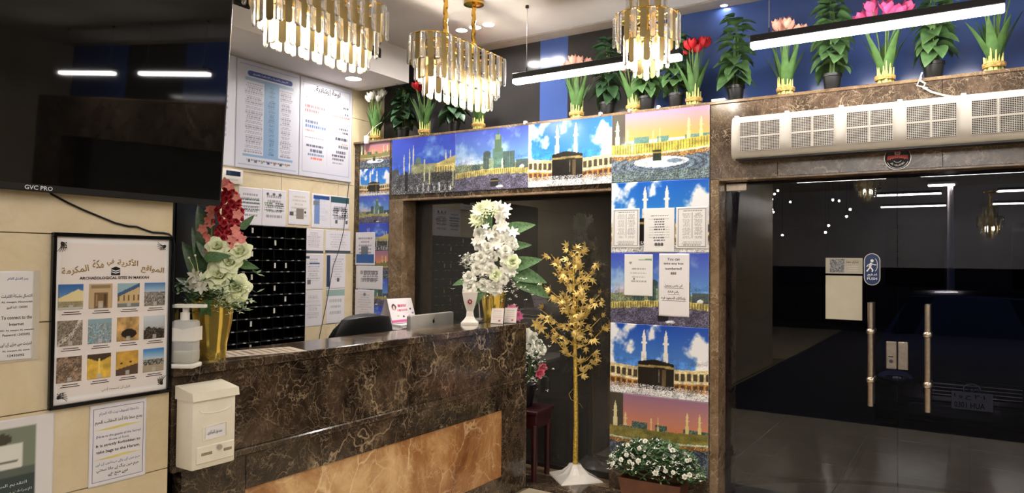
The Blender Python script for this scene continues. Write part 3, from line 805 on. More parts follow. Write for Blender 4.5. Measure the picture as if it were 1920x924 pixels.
bp_ = thing('internet_notice', 'white internet access notice at the left edge beside the framed poster', 'notice', (XT + 0.001, 0.995, 1.357), ROT_W)
obj('backing_card', (slab(-0.13, 0.129, -0.145, 0.146, 0, 0.002), MATS['wall_paint']), bp_)
cv = Canvas(40, 50, (232, 228, 226)); ns = obj('sheet', cv.mesh('sheet', 0.24, 0.286, PRINT, 0.001), bp_, (-0.009, 0.002, 0.002))
for s_, y, w, h, m, ar in (('يسر الفندق الفاخر', 0.118, 0.10, 0.013, IB, 1), ('للاتصال بشبكة الانترنت', 0.062, 0.15, 0.016, IK, 1), ('AL maqam Alsawadah', 0.043, 0.15, 0.009, IK, 0), ('12435092 :كلمة المرور', 0.026, 0.10, 0.012, IK, 0), ('To connect to the', -0.006, 0.145, 0.013, IK, 0), ('Internet', -0.027, 0.07, 0.011, IK, 0), ('SSID: AL maqam AL sawadah', -0.047, 0.17, 0.008, IK, 0), ('Password: 12435092', -0.061, 0.13, 0.009, IK, 0), ('انترنت سے جڑنے کے لیے', -0.092, 0.15, 0.016, IK, 1), ('AL maqam AL sawa', -0.112, 0.13, 0.008, IK, 0), ('12435092', -0.127, 0.08, 0.009, IK, 0)):
    if ':' in s_ and s_[0].isdigit(): s_ = arabic('كلمة المرور') + ' : 12435092'
    letter(ns, s_, 0.072, y, m, width=w * 0.60, height=h * 0.85, z=0.0018, bold=0.012, ar=bool(ar))

bn = wall_sheet('bag_notice', 'white notice forbidding bags, taped under the framed poster', 'notice', Canvas(30, 40, (232, 228, 230)), XT + 0.001, 1.292, 1.495, 0.745, 1.032)
bt = MB()
for x0, x1, y0, y1 in ((-0.09, 0.09, 0.127, 0.1285), (-0.09, 0.09, -0.1285, -0.127), (-0.09, -0.0885, -0.127, 0.127), (0.0885, 0.09, -0.127, 0.127)): bt.box(x0, x1, y0, y1, 0.0015, 0.002)
obj('border_line', (bt, IB), bn)
for y in (0.055, -0.048):
    obj('divider_flash', (MB().prism([(-0.088, y - 0.003), (-0.02, y - 0.006), (0.088, y + 0.002), (0.02, y + 0.006)], 0.0015, 0.002), mat('ink_yellow', (226, 210, 130), 0.6, noise=0.04)), bn)
for s_, y, w, h, m, ar in (('ملاحظة لضيوف بيت الله الحرام', 0.108, 0.14, 0.015, IB, 1), ('يمنع منعا باتا أخذ الحقائب للحرم', 0.080, 0.168, 0.020, IK, 1), ('(Note to the guests of the Sacred', 0.028, 0.158, 0.011, IB, 0), ('House of God)', 0.013, 0.07, 0.010, IB, 0), ('It is strictly forbidden to', -0.004, 0.158, 0.013, IK, 0), ('take bags to the Haram.', -0.026, 0.155, 0.014, IK, 0), ('حرم مين آنے والے مہمانوں کے ليے', -0.068, 0.158, 0.013, IB, 1), ('حرم مين بيگ لے جانا سختي', -0.089, 0.15, 0.017, IK, 1), ('سے منع هے', -0.110, 0.07, 0.015, IK, 1)):
    letter(bn, s_, 0, y, m, width=w, height=h, z=0.0022, bold=0.014 if m is IK else 0.006, ar=bool(ar))

cv = Canvas(60, 70, (228, 224, 222))
cv.rect(0, 0.07, 0.86, 1, (46, 66, 64)); cv.grad(0.07, 0.09, (120, 132, 116), (120, 132, 116)); cv.rect(0, 0.07, 0.86, 0.42, (126, 136, 116)); cv.rect(0.02, 0.2, 0.28, 0.34, (226, 226, 214)); cv.rect(0.36, 0.18, 0.76, 0.36, (230, 230, 218)); cv.rect(0.30, 0.22, 0.36, 0.38, (90, 86, 70)); cv.rect(0.38, 0.29, 0.72, 0.31, (90, 84, 70)); cv.ell(0.6, 0.14, 0.07, 0.04, (66, 62, 48)); cv.rect(0, 0.36, 0.86, 0.42, (90, 100, 92))
cv.rect(0.86, 0.0, 1, 1, (232, 228, 226))
gp = wall_sheet('service_poster', 'dark green printed poster on white sheet at the lower left corner', 'poster', cv, XT + 0.001, 0.80, 1.178, 0.585, 1.03, PHOTO)
for s_, y, w, h in (('التقديم السريع الموحدة (TRS)', 0.012, 0.16, 0.014), ('للإجراءات موحدة لجميع الخدمات', -0.012, 0.19, 0.012)):
    letter(gp, s_.replace(' (TRS)', ''), 0.03, y, IW, width=w, height=h, z=0.002, ar=True)
for k in range(6):
    obj('text_line', (slab(-0.09 + 0.012 * (k % 3), 0.11, -0.0016, 0.0016, 0, 0.0005), MATS['silver']), gp, (0.03, -0.040 - 0.014 * k, 0.0016))

# ------------------------------------------------------------------ reception wall: boards and papers
def doc(seed, head=None, side=None, table=0, n=14, ink=(120, 116, 122), qr=0, W=40, H=56):
    c = Canvas(W, H, (226, 222, 226)); c.border(0.03, (206, 202, 208), 0.02, 0.5)
    y0 = 0.12
    if head is not None: c.rect(0.0 if table != 3 else 0.1, 0.02, 1, 0.2, head); y0 = 0.26
    if side is not None: c.rect(0.02, 0.05, 0.2, 0.95, side)
    x0 = 0.28 if side is not None else 0.12
    c.lines(x0, 0.88, y0, 0.78, n, ink, 0.65, 0.5, seed=seed)
    if table: c.lines(0.12, 0.88, 0.3, 0.7, 4, (60, 70, 80), 0.9, 0.0, 0.012, seed=seed)
    if qr: c.rect(0.2, 0.72, 0.36, 0.84, (110, 106, 106))
    return c
# glazed information boards
cv = Canvas(96, 136, (204, 204, 214)); cv.border(0.035, (150, 158, 180), 0.006, 0.9)
cv.rect(0.12, 0.155, 0.9, 0.185, (150, 172, 190)); cv.rect(0.42, 0.155, 0.66, 0.86, (132, 162, 192)); cv.rect(0.1, 0.86, 0.9, 0.885, (130, 160, 192))
cv.lines(0.12, 0.41, 0.2, 0.85, 34, (120, 116, 128), 0.75, 0.25); cv.lines(0.67, 0.88, 0.2, 0.85, 34, (120, 116, 128), 0.75, 0.45, seed=9); cv.lines(0.48, 0.6, 0.2, 0.85, 34, (72, 96, 130), 0.7, 0.5, seed=4)
cv.lines(0.14, 0.88, 0.905, 0.925, 1, (110, 110, 120), 0.9, 0.1)
for k, c in enumerate(((60, 60, 60), (90, 96, 100), (130, 150, 120), (70, 80, 110), (160, 110, 90), (80, 80, 84), (200, 160, 110))): cv.ell(0.2 + 0.1 * k, 0.925, 0.02, 0.014, c)
bdA = wall_sheet('information_board', 'large white wall board listing a table with blue middle column', 'board', cv, XB + 0.002, 3.289, 3.872, 2.225, 3.04, GLOSSY, 0.012)
pill = MB(); pill.prism([(-0.19 + 0.02 * math.cos(a), 0.02 * math.sin(a)) for a in np.linspace(PI / 2, 1.5 * PI, 8)] + [(0.19 + 0.02 * math.cos(a), 0.02 * math.sin(a)) for a in np.linspace(-PI / 2, PI / 2, 8)], 0, 0.001)
pl_ = obj('title_pill', (pill, IB), bdA, (0.01, 0.315, 0.012))
letter(pl_, 'الأسعار والخدمات الإضافية بالفندق', 0, 0, IW, width=0.33, height=0.022, z=0.0018, ar=True)
cv = Canvas(96, 136, (206, 204, 212)); cv.border(0.05, (150, 158, 180), 0.006, 0.9)
cv.rect(0.505, 0.2, 0.51, 0.86, (190, 186, 200))
for y, c, x0, x1, k in ((0.2, (90, 86, 96), 0.1, 0.2, 1), (0.25, (190, 170, 170), 0.1, 0.45, 1), (0.285, (200, 90, 90), 0.08, 0.48, 2), (0.33, (200, 96, 96), 0.08, 0.36, 2), (0.385, (170, 180, 196), 0.1, 0.4, 2), (0.44, (90, 100, 130), 0.1, 0.34, 2), (0.485, (80, 110, 160), 0.1, 0.48, 2), (0.53, (206, 130, 110), 0.1, 0.26, 1), (0.60, (110, 110, 120), 0.1, 0.3, 1), (0.60, (206, 110, 100), 0.3, 0.44, 1), (0.68, (80, 84, 96), 0.12, 0.44, 2), (0.73, (80, 84, 110), 0.18, 0.42, 2), (0.77, (100, 120, 150), 0.14, 0.46, 2), (0.81, (216, 110, 90), 0.2, 0.42, 2),
                         (0.22, (70, 66, 76), 0.82, 0.92, 2), (0.25, (206, 160, 150), 0.6, 0.92, 1), (0.29, (90, 90, 100), 0.82, 0.92, 2), (0.325, (206, 120, 110), 0.55, 0.95, 2), (0.40, (160, 170, 170), 0.55, 0.95, 2), (0.45, (70, 70, 84), 0.74, 0.92, 2), (0.49, (200, 110, 110), 0.62, 0.78, 1), (0.49, (80, 80, 90), 0.8, 0.92, 2), (0.56, (60, 60, 70), 0.66, 0.92, 2), (0.61, (206, 150, 130), 0.78, 0.92, 1), (0.64, (90, 90, 100), 0.72, 0.92, 2), (0.70, (60, 64, 80), 0.68, 0.88, 2), (0.74, (70, 70, 84), 0.6, 0.88, 2), (0.78, (80, 84, 96), 0.62, 0.84, 2), (0.82, (140, 146, 160), 0.6, 0.82, 1)):
    cv.lines(x0, x1, y - 0.009 * k, y + 0.009 * k, 1, c, 0.9, 0.05, 0.006 * k, seed=int(y * 100))
bdB = wall_sheet('guidance_board', 'large white wall board headed in black Arabic, nearest the corner', 'board', cv, XB + 0.002, 3.880, 4.458, 2.225, 3.04, GLOSSY, 0.012)
letter(bdB, 'لوحة إرشادية', 0.01, 0.325, IK, width=0.27, height=0.062, z=0.0140, ar=True, bold=0.022)
cv = Canvas(50, 90, (214, 214, 222)); cv.lines(0.3, 0.9, 0.2, 0.8, 12, (120, 120, 140), 0.6)
wall_sheet('information_board', 'white wall board mostly hidden behind the television', 'board', cv, XB + 0.002, 2.70, 3.281, 2.225, 3.04, GLOSSY, 0.012)
rc = thing('control_panel', 'small white wall control panel with dark display behind the red flowers', 'panel', (XB + 0.002, 3.26, 2.15), ROT_W)
obj('housing', (MB().box(-0.085, 0.085, -0.055, 0.055, 0, 0.03, 0.006, 2), MATS['white_plastic'], True), rc)
obj('display', (slab(-0.06, 0.06, 0.005, 0.04, 0.03, 0.0315), MATS['car_glass']), rc)
obj('label_strip', (slab(-0.06, 0.04, -0.03, -0.018, 0.03, 0.031), MATS['silver']), rc)

DK, TL, NV = (62, 74, 84), (44, 84, 92), (40, 74, 140)
def paper(label, y0, y1, z0, z1, cv, x=XB + 0.001):
    return wall_sheet('paper_notice', label, 'notice', cv, x, y0, y1, z0, z1, PRINT, 0.001, 'papers pinned on the reception wall')
c = doc(1, n=6); c.lines(0.1, 0.9, 0.28, 0.62, 4, (60, 96, 90), 0.95, 0, 0.016); paper('paper with dark green lines beside the red flowers', 3.328, 3.538, 1.80, 2.085, c)
c = doc(2, n=5); c.lines(0.1, 0.46, 0.34, 0.58, 4, (96, 116, 80), 0.95, 0, 0.014); c.lines(0.54, 0.9, 0.34, 0.58, 4, (50, 60, 60), 0.95, 0, 0.014)
for k in range(3): c.ell(0.22 + 0.26 * k, 0.13, 0.06, 0.04, (80, 80, 90))
paper('paper with three small crests over green and black bars', 3.541, 3.766, 1.798, 2.09, c)
c = doc(3, n=6, ink=(190, 180, 150)); c.rect(0.36, 0.52, 0.72, 0.82, (130, 120, 110)); c.rect(0.06, 0.62, 0.24, 0.74, (80, 78, 78)); c.ell(0.8, 0.62, 0.05, 0.04, (40, 40, 44)); paper('laminated certificate with grey code squares above the key rack', 3.79, 4.005, 1.826, 2.104, c)
c = doc(4, n=14, ink=(190, 196, 214)); c.rect(0.1, 0.05, 0.94, 0.15, NV); c.rect(0.14, 0.15, 0.42, 0.88, (120, 146, 196)); c.rect(0.1, 0.2, 0.36, 0.34, (120, 126, 130)); paper('paper with royal blue header and pale blue column', 4.028, 4.236, 1.81, 2.095, c)
c = doc(5, head=TL, n=2); c.lines(0.1, 0.42, 0.36, 0.62, 4, (40, 50, 56), 0.95, 0.1, 0.022); c.lines(0.58, 0.94, 0.36, 0.68, 5, (40, 50, 56), 0.95, 0.1, 0.022); c.rect(0.24, 0.74, 0.38, 0.84, (80, 90, 96)); c.rect(0.8, 0.74, 0.94, 0.84, (80, 90, 96)); paper('paper with teal header and rows of dark stamps', 4.239, 4.448, 1.814, 2.095, c)
c = doc(6, n=8, ink=(180, 160, 180)); c.rect(0, 0.88, 1, 0.99, DK); paper('paper with dark footer band right of the key rack top', 3.955, 4.162, 1.598, 1.80, c)
c = doc(7, n=6, ink=(190, 186, 192)); c.rect(0, 0.88, 1, 0.99, DK); paper('wide paper with dark footer band near the corner', 4.184, 4.474, 1.604, 1.797, c)
c = doc(8, n=10, ink=(160, 156, 166), qr=1); c.rect(0.1, 0.06, 0.3, 0.14, (70, 80, 90)); c.rect(0.3, 0.24, 0.8, 0.29, NV); paper('paper with dark logo and blue heading right of the key rack', 3.955, 4.164, 1.296, 1.594, c)
c = doc(9, side=(46, 62, 96), n=9, ink=(180, 176, 186), qr=0); c.rect(0.56, 0.7, 0.68, 0.8, (90, 90, 96)); paper('paper with navy vertical band down its left side', 4.20, 4.418, 1.302, 1.598, c)
c = doc(10, n=14, ink=(176, 170, 178)); paper('plain typed paper low beside the key rack', 3.955, 4.163, 0.994, 1.292, c)
c = doc(11, head=(150, 174, 170), n=3, ink=(150, 160, 160)); paper('paper with pale sage header low near the corner', 4.205, 4.412, 1.004, 1.299, c)

# key rack
rk = thing('key_rack', 'black pigeonhole key rack on the reception wall', 'rack', (XB + 0.002, 2.945, 0.75), ROT_W)
NC, NR, CW, CH = 9, 12, 0.104, 0.0868
RW, RH, RD = NC * CW + 0.01, NR * CH + 0.008, 0.105
obj('back_board', (slab(0, RW, 0, RH, 0, 0.008), MATS['black_gloss']), rk)
shl = slab(0, RW, -0.003, 0.003, 0.008, RD).mesh('shelf', mat('rack_edge', (34, 34, 36), 0.3, noise=0.1))
dv = slab(-0.003, 0.003, 0, RH, 0.008, RD - 0.001).mesh('divider', MATS['black_gloss'])
for j in range(NR + 1): obj('shelf', shl, rk, (0, 0.004 + j * CH, 0))
for i in range(NC + 1): obj('divider', dv, rk, (0.005 + i * CW, 0, 0))
npl = slab(-0.012, 0.012, -0.004, 0.004, 0, 0.003).mesh('number_plate', MATS['silver'])
rnd = random.Random(3)
for i in range(NC):
    for j in range(NR):
        obj('number_plate', npl, rk, (0.005 + (i + 0.5) * CW + rnd.uniform(-0.02, 0.03), 0.006 + j * CH, RD), (0, 0, rnd.uniform(-0.08, 0.08)))
kt = MB().box(-0.008, 0.008, -0.02, 0.02, 0, 0.004, 0.001).mesh('key_tag', MATS['white_plastic'])
spots = [(4, 11), (1, 11), (6, 10), (4, 9), (7, 8), (6, 8), (4, 7), (2, 10), (6, 6), (4, 5), (6, 4), (4, 3), (2, 3), (4, 1), (2, 1), (7, 5)]
for q, (i, j) in enumerate(spots):
    x, y = 0.005 + (i + 0.25) * CW, 0.004 + j * CH + 0.05
    k_ = obj('key_tag', kt, None, (XB + 0.002 + RD - 0.02, 2.945 + x, 0.75 + y), ROT_W)
    tag(k_, 'small white key tag hanging in a cell of the black key rack', 'key tag', 'key tags in the black rack')
# dark tall cabinet between the wall end and the rack
cab = thing('storage_cabinet', 'tall gloss black cabinet behind the left bouquet', 'cabinet', (XB + 0.01, 2.30, 0))
obj('carcass', (slab(0, 0.33, 0, 0.63, 0, 2.18, 0.004), MATS['black_gloss']), cab)
for y0, y1, hy in ((0.004, 0.313, 0.28), (0.317, 0.626, 0.35)):
    dd = obj('door', (slab(0.33, 0.35, y0, y1, 0.06, 2.17, 0.003), MATS['black_gloss']), cab)
    obj('door_knob', (MB().cyl((0.35, hy, 1.1), (0.372, hy, 1.1), 0.010, 0.013, 12), MATS['chrome'], True), dd)
# thin cord hanging over the papers
cd = MB(); cd.tube([(XB + 0.008, y, z) for y, z in ((4.44, 2.22), (4.40, 1.95), (4.385, 1.80), (4.33, 1.62), (4.27, 1.49), (4.20, 1.17), (4.13, 0.90), (4.11, 0.7))], 0.0028, 5)
tag(obj('grey_cord', (cd, MATS['dark_metal'], True)), 'thin grey cord slanting down over the papers near the corner', 'cord')

# ------------------------------------------------------------------ desk area behind the counter
dk = thing('office_desk', 'white desk behind the far end of the counter', 'desk', (-3.62, 3.52, 0))
obj('desk_top', (MB().box(0, 0.72, 0, 0.85, 0.72, 0.75, 0.004), MATS['white_plastic']), dk)
for x, y in ((0.03, 0.03), (0.66, 0.03), (0.03, 0.79), (0.66, 0.79)):
    obj('leg', (slab(x, x + 0.04, y, y + 0.04, 0, 0.72), MATS['dark_metal']), dk)
pr = thing('printer', 'white paper-topped printer under the pink calendar', 'printer', (-3.58, 3.60, 0.75))
obj('body', (MB().box(0, 0.36, 0, 0.42, 0.0, 0.30, 0.015, 2), MATS['white_plastic'], True), pr)
obj('paper_tray', (MB().box(0.04, 0.355, 0.04, 0.38, 0.30, 0.325, 0.004), MATS['silver']), pr)
obj('output_slot', (slab(0.355, 0.362, 0.06, 0.36, 0.18, 0.21), MATS['black_plastic']), pr)
pst = thing('paper_stack', 'stack of loose white papers on the printer', 'paper', (-3.53, 3.64, 1.0755))
for k in range(5):
    obj('sheet', (slab(0, 0.30, 0, 0.22, 0, 0.006), MATS['paper']), pst, (0.01 * (k % 3) - 0.01, 0.008 * ((k * 2) % 3), 0.0072 * k), (0, 0, 0.03 * (k % 4 - 1.5)))
cl = thing('desk_calendar', 'pink and white tent desk calendar standing on the papers', 'calendar', (-3.36, 3.755, 1.112), (0, 0, 0))
cv = Canvas(60, 48, (238, 230, 232)); cv.rect(0, 0.86, 1, 0.97, (206, 96, 150)); cv.ell(0.2, 0.34, 0.09, 0.13, (60, 44, 50)); cv.ell(0.2, 0.38, 0.05, 0.09, (226, 190, 180)); cv.lines(0.36, 0.7, 0.24, 0.36, 1, (190, 60, 100), 0.9, 0, 0.05); cv.lines(0.32, 0.72, 0.42, 0.54, 1, (216, 110, 140), 0.9, 0, 0.05)
for x, y, c in ((0.3, 0.7, (180, 190, 150)), (0.52, 0.74, (50, 50, 56)), (0.75, 0.74, (206, 150, 170)), (0.85, 0.45, (80, 80, 90)), (0.92, 0.62, (150, 110, 150))): cv.ell(x, y, 0.04, 0.04, c)
obj('front_card', cv.mesh('front_card', 0.25, 0.175, PRINT, 0.002), cl, (0.034, 0, 0.086), Matrix.Rotation(math.radians(90), 3, 'Z') @ Matrix.Rotation(math.radians(72), 3, 'X'))
cvb = Canvas(8, 8, (226, 216, 214)); obj('back_card', cvb.mesh('back_card', 0.25, 0.175, PRINT, 0.002), cl, (-0.034, 0, 0.086), Matrix.Rotation(math.radians(-90), 3, 'Z') @ Matrix.Rotation(math.radians(72), 3, 'X'))
bi = MB()
for k in range(12): bi.torus((0, -0.11 + 0.02 * k, 0.172), 0.007, 0.0012, 8, 4, 'y')
obj('ring_binding', (bi, MATS['dark_metal']), cl)
mo = thing('computer_monitor', 'silver back of a computer monitor behind the counter', 'monitor', (-3.10, 3.80, 0.75), (0, 0, math.radians(4)))
obj('back_shell', (MB().box(-0.02, 0.02, -0.255, 0.255, 0.12, 0.437, 0.012, 2), MATS['silver'], True), mo)
obj('stand', (MB().prism([(-0.07, -0.09), (0.09, -0.09), (0.09, 0.09), (-0.07, 0.09)], 0.0, 0.012).box(-0.012, 0.012, -0.05, 0.05, 0.01, 0.16), MATS['silver']), mo)
obj('logo', (MB().sphere((0.021, 0.0, 0.385), 0.014, 10, 8, (0.12, 0.9, 1)).cyl((0.021, 0.002, 0.398), (0.021, 0.006, 0.408), 0.003, 0.001, 6), MATS['black_plastic']), mo)
ch = thing('office_chair', 'black leather office chair rising behind the counter', 'chair', (-3.29, 3.225, 0), (0, 0, PI))
def chair_back(u_, v_):
    a = (u_ - 0.5); z = 0.58 + 0.60 * v_
    w = 0.50 * (1 - 0.12 * abs(2 * v_ - 1) ** 2) * (1.0 if v_ < 0.86 else 1 - 2.6 * (v_ - 0.86) ** 1.3 * (abs(2 * a) ** 3))
    return Vector((-0.06 - 0.05 * (2 * a) ** 2 * -1 - 0.10 * v_, a * w * 1.02, z + 0.03 * (1 - (2 * a) ** 2) * v_))
cb_ = MB(); cb_.patch(chair_back, 14, 12)
me_ = cb_.mesh('backrest', MATS['leather'], True)
bk = obj('backrest', me_, ch); md = bk.modifiers.new('pad', 'SOLIDIFY'); md.thickness = 0.085; md.offset = 0
md = bk.modifiers.new('round', 'BEVEL'); md.width = 0.03; md.segments = 3; md.limit_method = 'ANGLE'
obj('seat', (MB().box(-0.02, 0.46, -0.25, 0.25, 0.44, 0.54, 0.035, 3), MATS['leather'], True), ch)
for s in (-1, 1): obj('armrest', (MB().box(0.02, 0.34, s * 0.26 - 0.025, s * 0.26 + 0.025, 0.68, 0.715, 0.012, 2).box(0.14, 0.2, s * 0.26 - 0.02, s * 0.26 + 0.02, 0.46, 0.69), MATS['black_plastic'], True), ch)
obj('gas_column', (MB().cyl((0.2, 0, 0.10), (0.2, 0, 0.45), 0.03, seg=12), MATS['dark_metal'], True), ch)
for k in range(5):
    a = 2 * PI * k / 5
    lg = obj('base_spoke', (MB().tube([(0.2, 0, 0.11), (0.2 + 0.28 * math.cos(a), 0.28 * math.sin(a), 0.075)], [0.025, 0.016], 6), MATS['black_plastic']), ch)
    obj('castor', (MB().cyl((0.2 + 0.28 * math.cos(a) - 0.015, 0.28 * math.sin(a), 0.03), (0.2 + 0.28 * math.cos(a) + 0.015, 0.28 * math.sin(a), 0.03), 0.03, seg=12), MATS['black_plastic']), lg)
seam = MB(); seam.tube([chair_back(0.16, v) + Vector((0.045, 0, 0)) for v in np.linspace(0.05, 0.98, 14)], 0.003, 5); obj('seam', (seam, MATS['black_plastic'], True), ch)

# ------------------------------------------------------------------ things standing on the counter
CT = 1.13
RZ = math.radians(32.8)
sn = thing('hand_sanitiser', 'clear and white hand sanitiser dispenser at the counter end', 'dispenser', (-2.545, 1.630, CT - 0.002), (0, 0, RZ))
sn.scale = (0.9, 0.9, 0.98)
obj('base_tray', (MB().box(-0.055, 0.055, -0.045, 0.045, 0, 0.018, 0.006, 2), MATS['white_plastic'], True), sn)
obj('bottle', (MB().box(-0.05, 0.05, -0.036, 0.036, 0.018, 0.185, 0.012, 2), mat('frosted_plastic', (206, 204, 198), 0.4, noise=0.03, trans=0.2), True), sn)
obj('gel', (MB().box(-0.051, 0.051, -0.037, 0.037, 0.02, 0.078, 0.012, 2), mat('gel', (186, 184, 172), 0.3, noise=0.03), True), sn)
bnd = MB(); bnd.prism([(-0.054, 0.105), (0.054, 0.105), (0.054, 0.160), (0.03, 0.156), (0, 0.150), (-0.03, 0.156), (-0.054, 0.158)], -0.041, 0.041)
obj('holder_band', (bnd, MATS['white_plastic']), sn, (0, 0, 0), (PI / 2, 0, 0))
obj('pump_neck', (MB().cyl((-0.004, 0, 0.185), (-0.004, 0, 0.215), 0.019, seg=14), MATS['white_plastic'], True), sn)
obj('back_plate', (MB().box(-0.05, -0.044, -0.03, 0.03, 0.0, 0.25, 0.002), MATS['clear_plastic']), sn)
obj('elbow_lever', (MB().prism([(-0.05, -0.03), (0.0, -0.036), (0.085, -0.014), (0.085, 0.014), (0.0, 0.036), (-0.05, 0.03)], 0.235, 0.247).box(-0.01, 0.01, -0.01, 0.01, 0.21, 0.24), MATS['white_plastic']), sn)
cv = Canvas(70, 40, (176, 158, 136))
for k in range(10): cv.rect(0.05 + 0.092 * k, 0.08, 0.085 + 0.092 * k, 0.92, (84, 68, 56))
tag(obj('laminated_sheet', cv.mesh('laminated_sheet', 0.42, 0.20, PRINT, 0.001), None, (-2.70, 2.06, CT), (0, 0, math.radians(73))), 'laminated printed sheet lying on the counter top', 'paper')

# incense burner
ib = thing('incense_burner', 'flared white porcelain incense burner on the counter', 'incense burner', (-2.80, 3.84, CT), (0, 0, math.radians(32.8)))
ibm = MB()
prev = None
secs = [(0.058, 0.0), (0.058, 0.012), (0.040, 0.03), (0.026, 0.05), (0.022, 0.085), (0.030, 0.11), (0.042, 0.155), (0.052, 0.195)]
for h, z in secs:
    R = [ibm.bm.verts.new(p) for p in ((-h, -h * 0.8, z), (h, -h * 0.8, z), (h, h * 0.8, z), (-h, h * 0.8, z))]
    if prev: ibm.bridge(prev, R)
    else: ibm.bm.faces.new(list(reversed(R)))
    prev = R
tops = [ibm.bm.verts.new((v.co.x * 0.8, v.co.y * 0.8, 0.16)) for v in prev]; ibm.bridge(prev, tops); ibm.bm.faces.new(tops)
for v in prev: v.co.z += 0.018
obj('body', (ibm, MATS['white_ceramic']), ib)
ros = MB()
for k in range(7):
    a = 2 * PI * k / 7; ros.sphere((0.011 * math.cos(a), -0.0365, 0.150 + 0.012 * math.sin(a)), 0.006, 6, 4, (1, 0.4, 1))
obj('rosette', (ros, MATS['petal_red']), ib)
# perfume bottle
pb = thing('perfume_bottle', 'slim glass diffuser bottle with metal collar beside the gold vase', 'bottle', (-2.80, 3.955, CT))
obj('glass_body', (MB().lathe([(0.022, 0), (0.024, 0.004), (0.024, 0.028), (0.014, 0.04), (0.012, 0.046)], 16), MATS['clear_plastic'], True), pb)
obj('collar', (MB().cyl((0, 0, 0.018), (0, 0, 0.034), 0.0255, seg=16), MATS['chrome'], True), pb)
obj('reed', (MB().tube([(0, 0, 0.01), (-0.006, -0.004, 0.12), (-0.028, -0.016, 0.25)], [0.005, 0.004, 0.003], 6), MATS['silver'], True), pb)
# two small cards on stands
def card(label, x, y):
    t = thing('counter_card', label, 'card', (x, y, CT), (0, 0, math.radians(20)))
    cv = Canvas(30, 36, (226, 214, 206)); cv.lines(0.12, 0.88, 0.12, 0.78, 5, (190, 170, 160), 0.9, 0.1, 0.02); cv.rect(0.62, 0.76, 0.78, 0.86, (170, 90, 90))
    obj('face', cv.mesh('face', 0.085, 0.105, PRINT, 0.002), t, (0, -0.02, 0.052), (math.radians(72), 0, 0))
    obj('foot', (MB().prism([(-0.04, -0.034), (0.04, -0.034), (0.04, 0.03), (-0.04, 0.03)], 0.0, 0.004), MATS['clear_plastic']), t)
    return t
card('small white counter card nearer the perfume bottle', -2.672, 3.985)
card('small white counter card beside the pink flower', -2.632, 4.085)

# ------------------------------------------------------------------ printed panels on the entrance wall
def pic_square(W=150, H=107, seed=1):            # great square with minarets and a crowd under a deep blue sky
    c = Canvas(W, H); c.grad(0, 0.7, (48, 70, 186), (60, 100, 200)); c.clouds(0.62, (150, 196, 230), 0.52, 0.2, 21, 3, 0.85); c.clouds(0.2, (52, 60, 170), 0.5, 0.2, 5, 3, 0.6)
    for x, y in ((0.2, 0.3), (0.29, 0.2), (0.35, 0.14), (0.86, 0.28), (0.93, 0.27)): c.minaret(x, y, 0.66, 0.016, (206, 206, 180))
    c.ell(0.43, 0.5, 0.055, 0.13, (96, 120, 110)); c.rect(0.32, 0.5, 0.74, 0.66, (150, 150, 110)); c.blend((c.y > 0.52 - 0.12 * (c.x - 0.68) / 0.3) & (c.x > 0.68) & (c.y < 0.66), (190, 176, 110)); c.rect(0, 0.56, 0.12, 0.7, (70, 80, 70))
    c.blend((c.x > 0.68) & (c.y > 0.56) & (c.y < 0.66) & (np.sin(c.x * 170) > 0.3), (110, 96, 60))
    c.rect(0, 0.66, 1, 1, (64, 64, 66)); c.speck(c.y > 0.64, ((34, 34, 36), (130, 132, 134), (90, 92, 96)), 0.22, 3); c.speck(c.y > 0.82, ((210, 212, 214),), 0.1, 4)
    c.rect(0.64, 0.66, 0.94, 0.8, (40, 40, 40)); c.speck((c.x > 0.64) & (c.x < 0.94) & (c.y > 0.66) & (c.y < 0.8), ((110, 110, 100),), 0.2, 8)
    for x, y0, y1 in ((0.22, 0.6, 0.95), (0.24, 0.62, 0.95), (0.52, 0.42, 0.8), (0.6, 0.6, 0.85), (0.96, 0.55, 0.9)): c.rect(x, y0, x + 0.018, y1, (196, 196, 150)) if x > 0.3 else c.rect(x, y0, x + 0.025, y1, (30, 32, 30))
    for k in range(14):
        x = 0.38 + 0.042 * k; c.rect(x, 0.83 + 0.03 * ((k * 5) % 3), x + 0.014, 0.97, (206, 206, 206) if k % 2 else (40, 40, 44))
    return c
